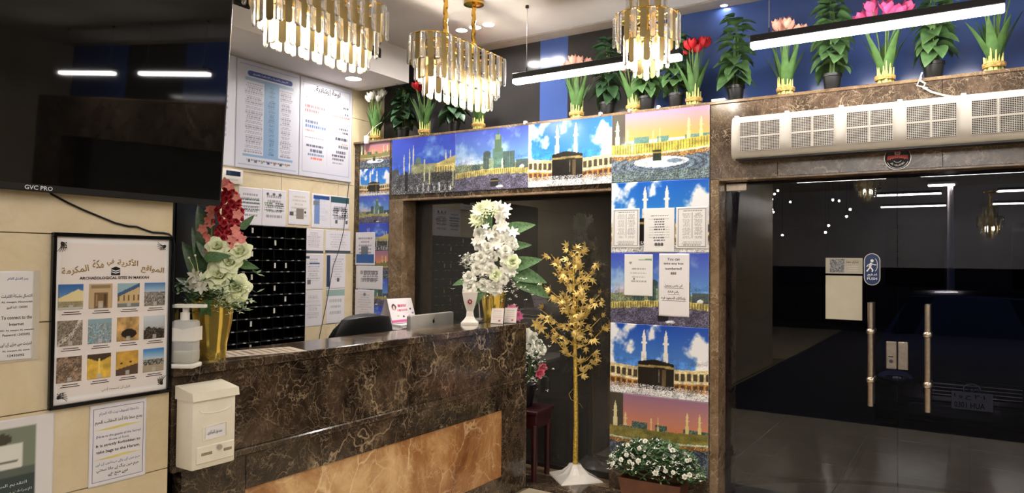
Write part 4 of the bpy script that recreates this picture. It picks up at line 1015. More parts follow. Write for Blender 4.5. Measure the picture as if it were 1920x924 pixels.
def pic_tower(W=150, H=107, warm=False):
    c = Canvas(W, H); c.grad(0, 0.62, (66, 84, 190), (104, 160, 216)); c.clouds(0.62, (176, 206, 232), 0.5, 0.22, 33, 3, 0.8, 1.8)
    c.blend((c.y < 0.62) * np.clip(1 - np.abs(c.y - 0.56) / 0.16, 0, 1) * np.clip(1 - np.abs(c.x - 0.2) / 0.3, 0, 1) * 0.8, (232, 170, 160) if warm else (206, 206, 226))
    c.rect(0.0, 0.58, 1, 0.72, (120, 130, 104)); c.speck((c.y > 0.56) & (c.y < 0.72), ((170, 176, 130), (80, 90, 76)), 0.25, 2)
    for x0, x1, y in ((0.4, 0.5, 0.42), (0.66, 0.82, 0.4), (0.24, 0.36, 0.58)): c.rect(x0, y, x1, 0.7, (58, 78, 76)); c.blend((c.x > x0) & (c.x < x1) & (c.y > y) & (c.y < 0.7) & (np.sin(c.x * 260) > 0.2), (84, 110, 104))
    c.ell(0.45, 0.42, 0.05, 0.05, (58, 78, 76)); c.rect(0.53, 0.34, 0.67, 0.7, (92, 128, 116)); c.rect(0.555, 0.16, 0.645, 0.4, (84, 116, 92)); c.rect(0.57, 0.12, 0.63, 0.2, (140, 160, 120)); c.tri(0.6, 0.01, 0.13, 0.012, (80, 110, 90)); c.rect(0.48, 0.5, 0.54, 0.72, (150, 170, 140))
    c.minaret(0.66, 0.5, 0.7, 0.018, (206, 214, 200)); c.rect(0.84, 0.54, 1, 0.7, (66, 78, 78)); c.ell(0.92, 0.66, 0.03, 0.03, (226, 230, 230))
    k = c.y - (0.74 - 0.04 * np.cos((c.x - 0.6) * 3)); c.blend((k > -0.04) & (k < 0.05), (196, 180, 104)); c.blend((k > -0.03) & (k < 0.045) & (np.sin(c.x * 240) > 0.1), (120, 110, 66)); c.blend(k >= 0.05, (96, 92, 116))
    c.speck(k >= 0.05, ((66, 64, 84), (130, 126, 150), (50, 50, 60)), 0.24, 6); c.rect(0.5, 0.82, 0.61, 0.95, (26, 26, 34)); c.rect(0.5, 0.85, 0.61, 0.865, (150, 130, 70)); c.ell(0.63, 0.95, 0.05, 0.02, (220, 220, 230))
    return c
def pic_kaaba(W=150, H=107, bright=True):
    c = Canvas(W, H); c.grad(0, 0.62, (18, 92, 190) if bright else (30, 76, 176), (60, 146, 222) if bright else (84, 140, 212))
    n = fbm(W, H, 14, 3, 5, 1.5); m = np.clip((n - 0.44 + 0.10 * np.cos((c.x - 0.08) * 7.5) - 0.42 * np.abs(c.y - 0.34)) / 0.10, 0, 1) * (c.y < 0.62); c.blend(m, (240, 240, 244))
    wall = lambda t: 0.60 + 0.02 * np.abs(c.x - 0.5) - 0.12 * np.clip(np.abs(c.x - 0.5) - 0.18, 0, 1)
    top = wall(0); c.blend((c.y > top) & (c.y < 0.92), (214, 196, 150))
    c.blend((c.y > top + 0.05) & (c.y < top + 0.15) & (np.abs(np.sin(c.x * 52)) > 0.55), (70, 60, 44)); c.blend((c.y > top + 0.17) & (c.y < 0.92), (190, 140, 70)); c.blend((c.y > top + 0.21) & (c.y < 0.86) & (np.abs(np.sin(c.x * 52)) > 0.5), (96, 60, 40)); c.blend((c.y > top + 0.16) & (c.y < top + 0.19), (232, 220, 186))
    for x in (0.36, 0.585): c.minaret(x, 0.06, 0.62, 0.034, (236, 232, 226))
    c.blend((np.abs(c.x - 0.485) < 0.185) & (c.y > 0.48 + 0.05 * np.abs(c.x - 0.47) / 0.2) & (c.y < 0.9), (24, 22, 20)); c.blend((np.abs(c.x - 0.485) < 0.185) & (np.abs(c.y - (0.575 + 0.06 * np.abs(c.x - 0.52))) < 0.016), (150, 130, 80)); c.rect(0.55, 0.62, 0.59, 0.88, (92, 78, 54)); c.rect(0.515, 0.62, 0.52, 0.8, (130, 120, 100))
    c.blend((c.y > 0.9), (232, 230, 230)); c.speck((c.y > 0.84), ((246, 246, 246), (180, 178, 180)), 0.3, 5); c.speck((c.y > 0.84), ((40, 38, 40),), 0.07, 7)
    return c
def pic_sunset(W=150, H=107, bright=True):
    c = Canvas(W, H)
    if bright: c.grad(0, 0.42, (160, 122, 166), (218, 164, 76))
    else: c.grad(0, 0.5, (150, 110, 140), (226, 140, 96))
    g = (90, 130, 120) if bright else (60, 84, 76)
    c.rect(0, 0, 0.145, 0.5, (70, 66, 58)); c.minaret(0.06, 0.12, 0.5, 0.03, (226, 220, 170))
    c.minaret(0.17, 0.25, 0.52, 0.022, (220, 200, 150))
    for x0, x1, y in ((0.24, 0.4, 0.37), (0.48, 0.6, 0.38), (0.1, 0.24, 0.45), (0.76, 1, 0.39)): c.rect(x0, y, x1, 0.5, g); c.speck((c.x > x0) & (c.x < x1) & (c.y > y) & (c.y < 0.5), ((130, 160, 150),), 0.2, 4)
    for x in (0.44, 0.51): c.minaret(x, 0.28, 0.5, 0.012, (230, 200, 140))
    for x in (0.8, 0.92): c.minaret(x, 0.16, 0.48, 0.022, (226, 206, 140))
    k = c.y - (0.50 - 0.05 * (c.x - 0.3) ** 2 * 2)
    c.blend((k > -0.03) & (k < 0.12), (206, 176, 70) if bright else (140, 120, 56)); c.blend((k > -0.02) & (k < 0.1) & (np.sin(c.x * 220) > 0.2), (120, 128, 70)); c.blend((k > 0.11) & (k < 0.135), (190, 206, 180)); c.blend((k > 0.135) & (k < 0.20), (160, 110, 60)); c.speck((k > 0.13) & (k < 0.2), ((210, 170, 90), (90, 70, 50)), 0.25, 5)
    rr_ = np.sqrt(((c.x - 0.5) / 0.62) ** 2 + ((c.y - 0.78) / 0.2) ** 2)
    c.blend(k >= 0.2, (112, 130, 150) if bright else (84, 92, 110)); c.blend((k >= 0.18) & (np.sin(rr_ * 44) > 0.2), (70, 84, 100) if bright else (56, 62, 78)); c.speck(k >= 0.2, ((160, 180, 196), (44, 54, 62)), 0.16, 9); c.speck((k > 0.2) & (c.y > 0.85), ((60, 76, 60), (140, 160, 130)), 0.2, 3)
    c.ell(0.52, 0.74, 0.28, 0.075, (226, 234, 240)); c.ell(0.66, 0.735, 0.08, 0.03, (112, 130, 150)); c.rect(0.44, 0.57, 0.53, 0.72, (30, 44, 34)); c.rect(0.44, 0.6, 0.53, 0.615, (150, 130, 60))
    return c
def panel(label, cv, x0, x1, z0, z1, m=PHOTO):
    n_ = fbm(cv.W, cv.H, 77, 16, 3); g_ = np.random.RandomState(9).rand(cv.H, cv.W)
    k_ = np.clip((cv.y - 0.42) / 0.1, 0, 1)
    cv.a = cv.a * (1 + k_ * (0.7 * (n_ - 0.5) + 0.34 * (g_ - 0.5)))[..., None]
    return front_sheet('wall_picture', label, 'picture', cv, x0 + 0.001, x1 - 0.001, YW - 0.001 if x0 < -2.2 else YW - 0.001, z0 + 0.001, z1 - 0.001, m, 0.006)
H0 = 2.097
panel('blue sky picture of a mosque square crowd, left end of the header row', pic_square(), -4.114, -3.440, H0, ZL - 0.004)
panel('picture of a clock tower skyline, middle of the header row', pic_tower(), -3.440, -2.758, H0, ZL - 0.004)
panel('bright Kaaba courtyard picture, right end of the header row', pic_kaaba(), -2.758, -2.080, H0, ZL - 0.004)
PX0, PX1 = -2.080, -1.396
panel('pastel sunset aerial picture at the top of the picture column', pic_sunset(), PX0, PX1, H0, ZL - 0.004)
panel('Kaaba picture half covered by three bus timetable sheets', pic_kaaba(), PX0, PX1, 1.618, H0)
panel('dusk skyline picture behind the tall number 888 notice', pic_tower(warm=True), PX0, PX1, 1.137, 1.618)
panel('Kaaba picture low on the column above the dusk picture', pic_kaaba(bright=False), PX0, PX1, 0.663, 1.137)
panel('orange dusk aerial picture behind the white flower planter', pic_sunset(bright=False), PX0, PX1, 0.18, 0.663)
for k, (cv, lb_) in enumerate(((pic_sunset(70, 50, False), 'small night aerial picture at the top of the narrow corner column'), (pic_kaaba(70, 50), 'small Kaaba picture second from the top of the narrow corner column'), (pic_tower(70, 50, True), 'small tower picture third from the top of the narrow corner column'),
                              (pic_square(70, 50), 'small crowd picture above the corner papers'), (pic_sunset(70, 50, False), 'small picture half hidden behind the blue-footed corner paper'), (pic_tower(70, 50), 'small blue picture half hidden by the typed corner paper'), (pic_square(70, 50), 'lowest small picture in the narrow corner column'))):
    z1 = 2.577 - 0.237 * k
    o = front_sheet('wall_picture', lb_, 'picture', cv, -4.502, -4.152, YW + 0.010, z1 - 0.235, z1, PHOTO, 0.005)
def cpaper(label, x0, x1, z0, z1, cv, y=YW + 0.003):
    return front_sheet('paper_notice', label, 'notice', cv, x0, x1, y, z0, z1, PRINT, 0.001)
c = doc(21, n=6); c.rect(0.04, 0.66, 0.96, 0.94, (50, 96, 160)); c.rect(0.3, 0.42, 0.66, 0.66, (110, 112, 120)); cpaper('paper with solid blue foot and grey code block in the corner', -4.535, -4.305, 1.502, 1.788, c)
c = doc(22, n=2); c.lines(0.25, 0.85, 0.2, 0.65, 6, (110, 108, 112), 0.9, 0.2, 0.02); cpaper('wide typed paper below the blue-footed one in the corner', -4.525, -4.212, 1.296, 1.498, c)
c = doc(23, n=9, ink=(190, 182, 188)); c.ell(0.5, 0.14, 0.07, 0.05, (120, 120, 128)); cpaper('faint crested letter just above the office chair', -4.532, -4.306, 1.00, 1.288, c)
def timetable(seed):
    c = Canvas(48, 64, (234, 232, 230)); c.border(0.06, (90, 88, 92), 0.014, 0.9, 0.04); c.lines(0.2, 0.84, 0.08, 0.11, 1, (70, 66, 70), 0.9, 0.0, 0.012); c.lines(0.2, 0.46, 0.14, 0.76, 18, (150, 146, 150), 0.8, 0.3, seed=seed); c.lines(0.56, 0.84, 0.14, 0.76, 18, (130, 126, 132), 0.8, 0.3, seed=seed + 1); c.rect(0.5, 0.13, 0.515, 0.76, (120, 116, 120)); c.lines(0.16, 0.84, 0.82, 0.93, 3, (130, 126, 130), 0.8, 0.2)
    return c
yp = YW - 0.009
cpaper('bordered timetable sheet, left of three on the column', -2.070, -1.870, 1.652, 1.918, timetable(1), yp)
cpaper('bordered timetable sheet, right of three on the column', -1.614, -1.404, 1.645, 1.916, timetable(5), yp)
c = Canvas(48, 70, (234, 232, 230)); c.lines(0.2, 0.8, 0.15, 0.2, 1, (60, 58, 62), 0.9, 0.0, 0.012); c.lines(0.16, 0.84, 0.22, 0.76, 9, (170, 180, 170), 0.9, 0.0, 0.005); c.lines(0.3, 0.7, 0.22, 0.76, 9, (70, 68, 72), 0.9, 0.2, 0.013, seed=4)
e8 = cpaper('sheet with a bold 888 foot, middle of three on the column', -1.837, -1.626, 1.622, 1.914, c, yp)
letter(e8, '888', 0, -0.095, IK, width=0.062, height=0.022, z=0.0018, bold=0.02)
c = Canvas(40, 54, (234, 232, 228)); c.blend((c.x > 0.5) & (c.x < 0.95) & (np.abs(c.y - 0.13) < 0.012 + 0.02 * (c.x - 0.5)), (120, 160, 120)); c.ell(0.22, 0.2, 0.05, 0.03, (150, 150, 150)); c.lines(0.2, 0.8, 0.3, 0.7, 4, (160, 156, 150), 0.9, 0.3, 0.015); c.ell(0.34, 0.6, 0.03, 0.02, (60, 60, 70))
cpaper('white permit letter with green flash beside the tall 888 notice', -1.977, -1.774, 1.327, 1.606, c, yp)
yn = cpaper('tall white notice about buses numbered 888', -1.729, -1.524, 1.200, 1.612, Canvas(24, 40, (234, 230, 232)), yp)
for s_, y, w, h, ar in (('You can', 0.170, 0.085, 0.018, 0), ('take any bus', 0.139, 0.135, 0.018, 0), ('numbered!', 0.108, 0.112, 0.016, 0), ('888', 0.076, 0.038, 0.017, 0), ('أي باص يحمل', -0.005, 0.125, 0.024, 1), ('رقم ٨٨٨', -0.048, 0.078, 0.022, 1), ('بإمكانك الصعود فيه', -0.088, 0.165, 0.024, 1)):
    letter(yn, s_, -0.004, y, IK, width=w, height=h, z=0.0018, bold=0.014, ar=bool(ar))
ul = MB()
for y, w in ((-0.020, 0.125), (-0.062, 0.078), (-0.103, 0.165)): ul.box(-w / 2, w / 2, y - 0.001, y + 0.001, 0.001, 0.0018)
obj('underline', (ul, IK), yn)

# signs on the doors
yd = YG - 0.0075
q = thing('door_notice', 'white notice with a grey square fixed to the left door leaf', 'sign', (-0.629, yd, 1.545), ROT_N)
obj('card', (slab(-0.101, 0.101, -0.047, 0.047, 0, 0.002), mat('card_grey', (176, 170, 156), 0.6, noise=0.03)), q)
obj('code_square', (slab(-0.077, 0.003, -0.040, 0.040, 0.002, 0.0026), mat('code_grey', (112, 114, 118), 0.6, noise=0.5, scale=120)), q)
letter(q, 'شارك معنا', 0.046, 0.022, IK, width=0.066, height=0.018, z=0.003, ar=True, bold=0.01)
for k in range(3): obj('text_line', (slab(0.018 + 0.01 * (k % 2), 0.076, -0.0025, 0.0025, 0.002, 0.0026), MATS['silver']), q, (0, -0.003 - 0.013 * k, 0))
p2 = tag(obj('blank_sheet', (slab(-0.100, 0.100, -0.131, 0.131, 0, 0.002), mat('card_cream', (192, 186, 168), 0.6, noise=0.02)), None, (-0.630, yd, 1.355), ROT_N), 'blank cream sheet on the left door leaf below the grey square', 'sheet')
obj('tape_edge', (slab(-0.098, -0.075, -0.130, 0.130, 0.002, 0.0026), MATS['card_cream']), p2); obj('tape_edge', (slab(0.070, 0.098, -0.130, 0.130, 0.002, 0.0026), MATS['card_cream']), p2)
ps = thing('push_sticker', 'blue oval PUSH sticker with a white archer figure on the door', 'sign', (-0.478, yd, 1.526), ROT_N)
def pill_poly(w, h, n=10):
    r_ = w / 2
    return [(r_ * math.cos(a), h / 2 - r_ + r_ * math.sin(a)) for a in np.linspace(0, PI, n)] + [(r_ * math.cos(a), -h / 2 + r_ + r_ * math.sin(a)) for a in np.linspace(PI, 2 * PI, n)]
obj('rim', (MB().prism(pill_poly(0.086, 0.188), 0, 0.001), MATS['silver']), ps)
obj('face', (MB().prism(pill_poly(0.078, 0.180), 0.001, 0.002), MATS['sticker_blue']), ps)
ag = MB(); ag.sphere((0.0, 0.050, 0.0025), 0.009, 10, 6, (1, 1, 0.1))
ag.tube([(-0.004, 0.038, 0.0025), (-0.012, 0.012, 0.0025)], 0.007, 5); ag.tube([(-0.010, 0.012, 0.0025), (-0.028, -0.012, 0.0025)], 0.004, 5); ag.tube([(-0.010, 0.012, 0.0025), (0.004, -0.004, 0.0025), (0.0, -0.014, 0.0025)], 0.004, 5)
ag.tube([(-0.004, 0.034, 0.0025), (-0.020, 0.026, 0.0025), (-0.028, 0.014, 0.0025)], 0.0032, 5); ag.tube([(-0.002, 0.030, 0.0025), (0.022, 0.026, 0.0025)], 0.0032, 5)
ag.tube([(0.014 + 0.014 * math.cos(a), 0.026 + 0.036 * math.sin(a), 0.0025) for a in np.linspace(-1.4, 1.4, 10)], 0.0018, 4)
obj('archer_figure', (ag, IW), ps)
letter(ps, 'ادفع', 0, -0.033, IW, width=0.05, height=0.018, z=0.003, ar=True, bold=0.012); letter(ps, 'PUSH', 0, -0.055, IW, width=0.052, height=0.015, z=0.003, bold=0.014)

# round emblem over the door
em = thing('round_emblem', 'round black and red emblem sticker below the air curtain', 'sign', (-0.335, YW - 0.006, 2.152), ROT_N)
def disc(r_, z0, z1, n=36): return MB().prism([(r_ * math.cos(2 * PI * k / n), r_ * math.sin(2 * PI * k / n)) for k in range(n)], z0, z1)
obj('rim', (disc(0.067, 0, 0.0012), MATS['silver']), em); obj('face', (disc(0.0635, 0.0012, 0.0018), MATS['ink_black']), em)
for s in (-1, 1): obj('green_field', (MB().prism([(s * 0.014, 0.012), (s * 0.05, 0.012), (s * 0.045, 0.036), (s * 0.03, 0.046), (s * 0.014, 0.046)], 0.0018, 0.0022), mat('emblem_green', (20, 54, 42), 0.5, noise=0.1)), em)
obj('centre_ring', (MB().torus((0, 0.028, 0.0022), 0.0125, 0.002, 20, 4), MATS['silver']), em)
obj('centre_field', (MB().prism([(-0.022, 0.012), (-0.022, 0.03), (-0.012, 0.05), (0.012, 0.05), (0.022, 0.03), (0.022, 0.012)], 0.0017, 0.0020), mat('emblem_rose', (150, 96, 110), 0.5, noise=0.1)), em)
bpts = [(-0.052, -0.012), (-0.03, -0.004), (0, -0.002), (0.03, -0.004), (0.052, -0.012), (0.05, 0.012), (0.03, 0.014), (0, 0.015), (-0.03, 0.014), (-0.05, 0.012)]
obj('red_banner', (MB().prism(bpts, 0.0022, 0.0030), IR), em)
for k in range(9): obj('banner_mark', (slab(-0.0012, 0.0012, -0.005, 0.005, 0.003, 0.0034), MATS['tulip_peach']), em, (-0.036 + 0.009 * k, 0.006 - 0.00008 * (k - 4) ** 2 * 9, 0), (0, 0, 0.3 if k % 2 else -0.25))
for r_, a0, a1 in ((0.054, 3.5, 5.92), (0.022, 3.7, 5.7)):
    obj('arc_line', (MB().tube([(r_ * math.cos(a), -0.004 + r_ * math.sin(a), 0.0022) for a in np.linspace(a0, a1, 20)], 0.0014, 4), MATS['silver']), em)
for k, ch_ in enumerate('AL-OLAYAN'):
    a = 1.5 * PI + (k - 4) * 0.2
    letter(em, ch_, 0.040 * math.cos(a), -0.002 + 0.040 * math.sin(a), IW, height=0.010 if ch_ != '-' else 0.002, z=0.0028, rot=a - 1.5 * PI, bold=0.01)

# air curtain
ac = thing('air_curtain', 'long white air curtain with five square grilles above the door', 'air curtain', (-1.212, YW - 0.004, 2.186))
prof = [(0, 0.0), (-0.12, -0.004), (-0.150, 0.006), (-0.168, 0.03), (-0.172, 0.10), (-0.166, 0.20), (-0.150, 0.243), (-0.13, 0.256), (0, 0.262)]
acb = MB(); A = [acb.bm.verts.new((0, y, z)) for y, z in prof]; B = [acb.bm.verts.new((1.52, y, z)) for y, z in prof]
acb.bridge(A, B); acb.bm.faces.new(A); acb.bm.faces.new(list(reversed(B)))
obj('casing', (acb, mat('casing_white', (206, 200, 190), 0.45, noise=0.02), True), ac)
obj('outlet_strip', (slab(0.02, 1.50, -0.145, -0.06, -0.008, 0.0), MATS['black_plastic']), ac)
gl_ = MB()
gw, gh = 0.226, 0.172
for k in range(25): gl_.box(k * gw / 24 - 0.0010, k * gw / 24 + 0.0010, -0.003, 0.003, 0, gh)
for k in range(20): gl_.box(0, gw, -0.0032, 0.0032, k * gh / 19 - 0.0010, k * gh / 19 + 0.0010)
gl_.box(gw / 2 - 0.005, gw / 2 + 0.005, -0.0034, 0.0034, 0, gh); gl_.box(0, gw, -0.0034, 0.0034, gh / 2 - 0.004, gh / 2 + 0.004)
gl_ = gl_.mesh('grille_mesh', MATS['casing_white']); gbk = slab(0, gw, 0.003, 0.004, 0, gh).mesh('grille_backing', MATS['black_plastic'])
for k in range(5):
    x = 0.055 + 0.2925 * k
    g = obj('grille_panel', gbk, ac, (x, -0.1775, 0.04), (math.radians(-1.5), 0, 0))
    o = obj('grille_mesh', gl_, g); o['kind'] = 'stuff'
for k in range(6): obj('top_clip', (slab(-0.012, 0.012, -0.135, -0.10, 0.254, 0.266, 0.002), MATS['white_plastic']), ac, (0.02 + 0.2925 * k, 0, 0))
wcab = MB(); wcab.tube([(-0.22, YW - 0.01, ZL + 0.004), (-0.225, YW - 0.018, 2.57), (-0.20, YW - 0.02, 2.55), (-0.21, YW - 0.014, 2.53), (-0.17, YW - 0.014, 2.50), (-0.12, YW - 0.016, 2.478), (-0.06, YW - 0.016, 2.458), (-0.04, YW - 0.03, 2.447)], 0.0055, 6)
tag(obj('power_cable', (wcab, MATS['white_cable'], True)), 'white cable curling from the ledge down to the air curtain', 'cable')
w2_ = MB(); w2_.tube([(-0.215, YW - 0.012, ZL + 0.03), (-0.225, YW - 0.02, 2.58), (-0.24, YW - 0.014, 2.545), (-0.19, YW - 0.012, 2.525)], 0.004, 6)
tag(obj('loose_cable', (w2_, MATS['white_cable'], True)), 'short loose white cable end hooked on the ledge', 'cable')
# small white things on the ledge
pg = thing('hanging_plug', 'white plug hanging on a thin wire at the corner of the ledge', 'plug', (-4.40, YW - 0.022, 2.555))
obj('plug_body', (MB().box(-0.021, 0.021, -0.013, 0.013, 0.0, 0.072, 0.006, 2), MATS['white_plastic'], True), pg)
obj('wire', (MB().tube([(0, 0, 0.07), (0.02, 0.012, 0.10), (0.05, 0.06, 0.16), (0.085, 0.10, 0.2)], 0.002, 5), MATS['white_cable'], True), pg)
for x, lb_ in ((-2.79, 'tiny white clip on the ledge edge left of the dark plant'), (-2.17, 'tiny white clip on the ledge beside the peach tulips'), (-1.95, 'tiny white clip on the ledge under the round chandelier'), (-1.743, 'tiny white clip on the ledge before the red tulips')):
    tag(obj('ledge_clip', (MB().box(-0.011, 0.011, -0.006, 0.02, 0, 0.016, 0.003).box(-0.008, 0.008, -0.010, -0.006, -0.01, 0.012), MATS['white_plastic']), None, (x, YW - 0.006, ZL)), lb_, 'clip')
tag(obj('adapter_box', (MB().box(-0.045, 0.045, -0.02, 0.03, 0, 0.022, 0.004), MATS['white_plastic']), None, (-1.35, YW + 0.035, ZL)), 'flat white adapter lying on the ledge beside the tall plant', 'adapter')

# ------------------------------------------------------------------ lamps
def led_pendant(label, x, y, group=None, z=2.795):
    t = thing('linear_pendant', label, 'lamp', (x, y, z), group=group)
    return t
def led_parts(t):
    obj('housing', (MB().box(0, 1.205, -0.03, 0.03, 0.024, 0.064, 0.003), MATS['black_plastic']), t)
    obj('diffuser', (MB().box(0.002, 1.203, -0.029, 0.029, -0.008, 0.024, 0.006, 2), MATS['led_diffuser']), t)
    for x in (0.10, 1.105):
        w = obj('suspension_wire', (MB().cyl((x, 0, 0.075), (x, 0, ZC - 2.795), 0.0018, seg=5), MATS['silver']), t)
        obj('wire_clamp', (MB().cyl((x, 0, 0.075), (x, 0, 0.10), 0.006, 0.003, 8).cyl((x, 0, ZC - 2.80 - 0.012), (x, 0, ZC - 2.795), 0.012, seg=10), MATS['dark_metal']), w)
t0 = led_pendant('glowing linear pendant lamp, left one, behind the round chandelier', -2.675, 4.16); led_parts(t0)
dup(t0, (-1.055, 4.16, 2.795), 'glowing linear pendant lamp in front of the tulips at the upper right')
grp = 'linear pendants in the room behind'
for y, xs in ((4.16, (1.36, 3.10)), (1.0, (-1.055, 0.58, 2.2, 3.85)), (-2.1, (-2.2, -1.055 + 0.48, 2.2, 3.85)), (-5.0, (-1.6, 0.4, 2.4)), (-7.9, (-1.6, 0.4, 2.4))):  # leftmost pendant of the nearest row added to brighten the left wall
    for x in xs: dup(t0, (x, y, 2.795), 'glowing linear pendant lamp reflected in the dark glass and screen', grp)

def downlight(label, x, y, z, r_=0.05, group=None, power=0.0):
    t = thing('downlight', label, 'downlight', (x, y, z), group=group)
    obj('trim_ring', (MB().torus((0, 0, -0.002), r_ * 1.08, r_ * 0.1, 24, 6), MATS['white_plastic'], True), t)
    obj('lens', (MB().cyl((0, 0, -0.004), (0, 0, 0.0), r_, seg=24), MATS['downlight_glow']), t)
    if power:
        ld = bpy.data.lights.new('downlight_beam', 'AREA'); ld.shape = 'DISK'; ld.size = r_ * 2; ld.energy = power; ld.color = (1, 0.97, 0.94); ld.spread = math.radians(170)
        lo = bpy.data.objects.new('downlight_beam', ld); COL.objects.link(lo); lo.parent = t; lo.location = (0, 0, -0.006)
    return t
for x, lb_ in ((-3.277, 'left of three small downlights behind the gold cords'), (-3.150, 'middle of three small downlights behind the gold cord'), (-3.027, 'right of three small downlights on the ceiling')):
    downlight(lb_, x, 4.34, ZC, 0.042, power=2.5)
downlight('round downlight in the bulkhead over the reception boards', -4.275, 4.19, 3.049, 0.062, power=2.8)
downlight('round downlight in the bulkhead hidden behind the television', -4.275, 2.45, 3.049, 0.062, power=4.0)
downlight('tiny spotlight in the ceiling edge above the blue panels', -1.41, 4.84, ZC - 0.004, 0.022)
g_ = 'downlights in the ceiling behind the camera'
for x, y in ((1.2, 2.6), (3.2, 2.6), (-0.6, -0.6), (1.8, -0.6), (-1.2, -3.6), (1.2, -3.6), (3.4, -3.6), (-3.2, -6.4), (0, -6.4), (2.6, -6.4)):
    downlight('small round downlight in the lobby ceiling, seen only as a reflection', x, y, ZC, 0.05, g_)

def crystal_mesh(w, d, L):
    m = MB(); prev = None
    for k, (s, z) in enumerate(((0.55, 0), (1, -0.012), (1, -L + 0.012), (0.75, -L + 0.004), (0.35, -L))):
        hw, hd = w / 2 * s, d / 2 * s
        R = [m.bm.verts.new((hw * a, hd * b_, z)) for a, b_ in ((-1, -0.4), (-0.55, -1), (0.55, -1), (1, -0.4), (1, 0.4), (0.55, 1), (-0.55, 1), (-1, 0.4))]
        if prev: m.bridge(prev, R)
        else: m.bm.faces.new(list(reversed(R)))
        prev = R
    m.bm.faces.new(prev)
    return m.mesh('crystal', MATS['crystal'])
def plate_mesh(w, L):
    m = MB(); pts = [(-w / 2, 0), (w / 2, 0), (w / 2, -L + w * 0.35)] + [(w / 2 * math.cos(a), -L + w * 0.35 - w * 0.35 * math.sin(a)) for a in np.linspace(0.3, PI - 0.3, 5)] + [(-w / 2, -L + w * 0.35)]
    A = [m.bm.verts.new((x, -0.0015, z)) for x, z in pts]; B = [m.bm.verts.new((x, 0.0015, z)) for x, z in pts]
    m.bridge(A, B); m.bm.faces.new(A); m.bm.faces.new(list(reversed(B)))
    return m.mesh('gold_plate', MATS['gold_mirror'])
CRY = {L: crystal_mesh(0.034, 0.018, L) for L in (0.17, 0.19)}
PLT = {L: plate_mesh(0.036, L) for L in (0.165, 0.185)}
def racetrack(hl, hw, s):
    """point and outward normal at arc fraction s of a stadium lying along Y"""
    st = max(2 * (hl - hw), 0.0); P = 2 * st + 2 * PI * hw; d = (s % 1.0) * P
    if d < st: return Vector((hw, -st / 2 + d, 0)), Vector((1, 0, 0))
    d -= st
    if d < PI * hw: a = d / hw; n = Vector((math.cos(a), math.sin(a), 0)); return Vector((0, st / 2, 0)) + n * hw, n
    d -= PI * hw
    if d < st: return Vector((-hw, st / 2 - d, 0)), Vector((-1, 0, 0))
    d -= st
    a = PI + d / hw; n = Vector((math.cos(a), math.sin(a), 0)); return Vector((0, -st / 2, 0)) + n * hw, n
def tier(t, hl, hw, ztop, L, off=0.0, pitch=0.044):
    st = max(2 * (hl - hw), 0.0); P = 2 * st + 2 * PI * hw; n = max(8, int(P / pitch) // 2 * 2)
    pts = [racetrack(hl, hw, k / 72)[0] + Vector((0, 0, ztop)) for k in range(73)]
    obj('ring_frame', (MB().tube(pts, 0.004, 5), MATS['gold'], True), t)
    for k in range(n):
        p, nn = racetrack(hl, hw, (k + off) / n)
        ang = math.atan2(nn.y, nn.x) + PI / 2
        if k % 2 == 0: obj('crystal', CRY[L], t, (p.x + nn.x * 0.008, p.y + nn.y * 0.008, ztop), (0, 0, ang))
        else: obj('gold_plate', PLT[L - 0.005], t, (p.x - nn.x * 0.004, p.y - nn.y * 0.004, ztop), (0, 0, ang))
BULB = MB().sphere((0, 0, 0), 0.020, 10, 8, (1, 1, 2.0)).mesh('bulb', MATS['bulb_glow'])
def bulb(t, x, y, z):
    obj('bulb', BULB, t, (x, y, z))
    obj('bulb_holder', (MB().cyl((x, y, z + 0.025), (x, y, z + 0.06), 0.012, seg=10), MATS['gold'], True), t)
def cord(t, x, y, z0, z1):
    pts = []; n = 26
    for k in range(n + 1):
        a = k * 1.1; pts.append((x + 0.0025 * math.cos(a), y + 0.0025 * math.sin(a), z0 + (z1 - z0) * k / n))
    c = obj('fabric_cord', (MB().tube(pts, [0.0155 + 0.003 * ((k * 7) % 3 - 1) * 0.5 + (0.006 if k < 6 else 0) for k in range(n + 1)], 8), MATS['gold'], True), t)
    obj('ceiling_cup', (MB().lathe([(0.055, 0.0), (0.07, -0.01), (0.07, -0.022), (0.03, -0.03), (0.0, -0.031)][::-1], 24, (x, y, z1)), MATS['gold'], True), c)
ZB = 2.590
def big_chandelier(label, x, y):
    t = thing('crystal_chandelier', label, 'chandelier', (x, y, ZB))
    tier(t, 0.43, 0.14, 0.365, 0.17); tier(t, 0.375, 0.108, 0.280, 0.19, 0.5); tier(t, 0.315, 0.07, 0.19, 0.19)
    fr_ = MB(); fr_.box(-0.012, 0.012, -0.30, 0.30, 0.355, 0.367)
    for yy in (-0.28, -0.16, 0, 0.16, 0.28): fr_.box(-0.14, 0.14, yy - 0.008, yy + 0.008, 0.358, 0.364)
    obj('top_frame', (fr_, MATS['gold']), t)
    for k, yy in enumerate((-0.26, -0.18, -0.09, 0.0, 0.09, 0.18, 0.26)): bulb(t, 0.025 if k % 2 else -0.025, yy, 0.11 if k % 2 else 0.16)
    for yy in (-0.155, 0.155): cord(t, 0, yy, 0.37, ZC - ZB)
    return t
ch2 = big_chandelier('long oval crystal chandelier hanging from two gold cords, beside the bulkhead', -2.85, 3.755)
ch1 = dup(ch2, (-2.85, 2.55, ZB), 'long oval crystal chandelier nearest the television')
c3 = thing('crystal_chandelier', 'round tiered crystal chandelier hanging before the ledge plants', 'chandelier', (-1.515, 3.72, ZB))
tier(c3, 0.10, 0.10, 0.50, 0.17); tier(c3, 0.172, 0.172, 0.335, 0.17, 0.5, 0.046); tier(c3, 0.118, 0.118, 0.225, 0.17, 0.0, 0.046); tier(c3, 0.055, 0.055, 0.165, 0.17, 0.5, 0.042)
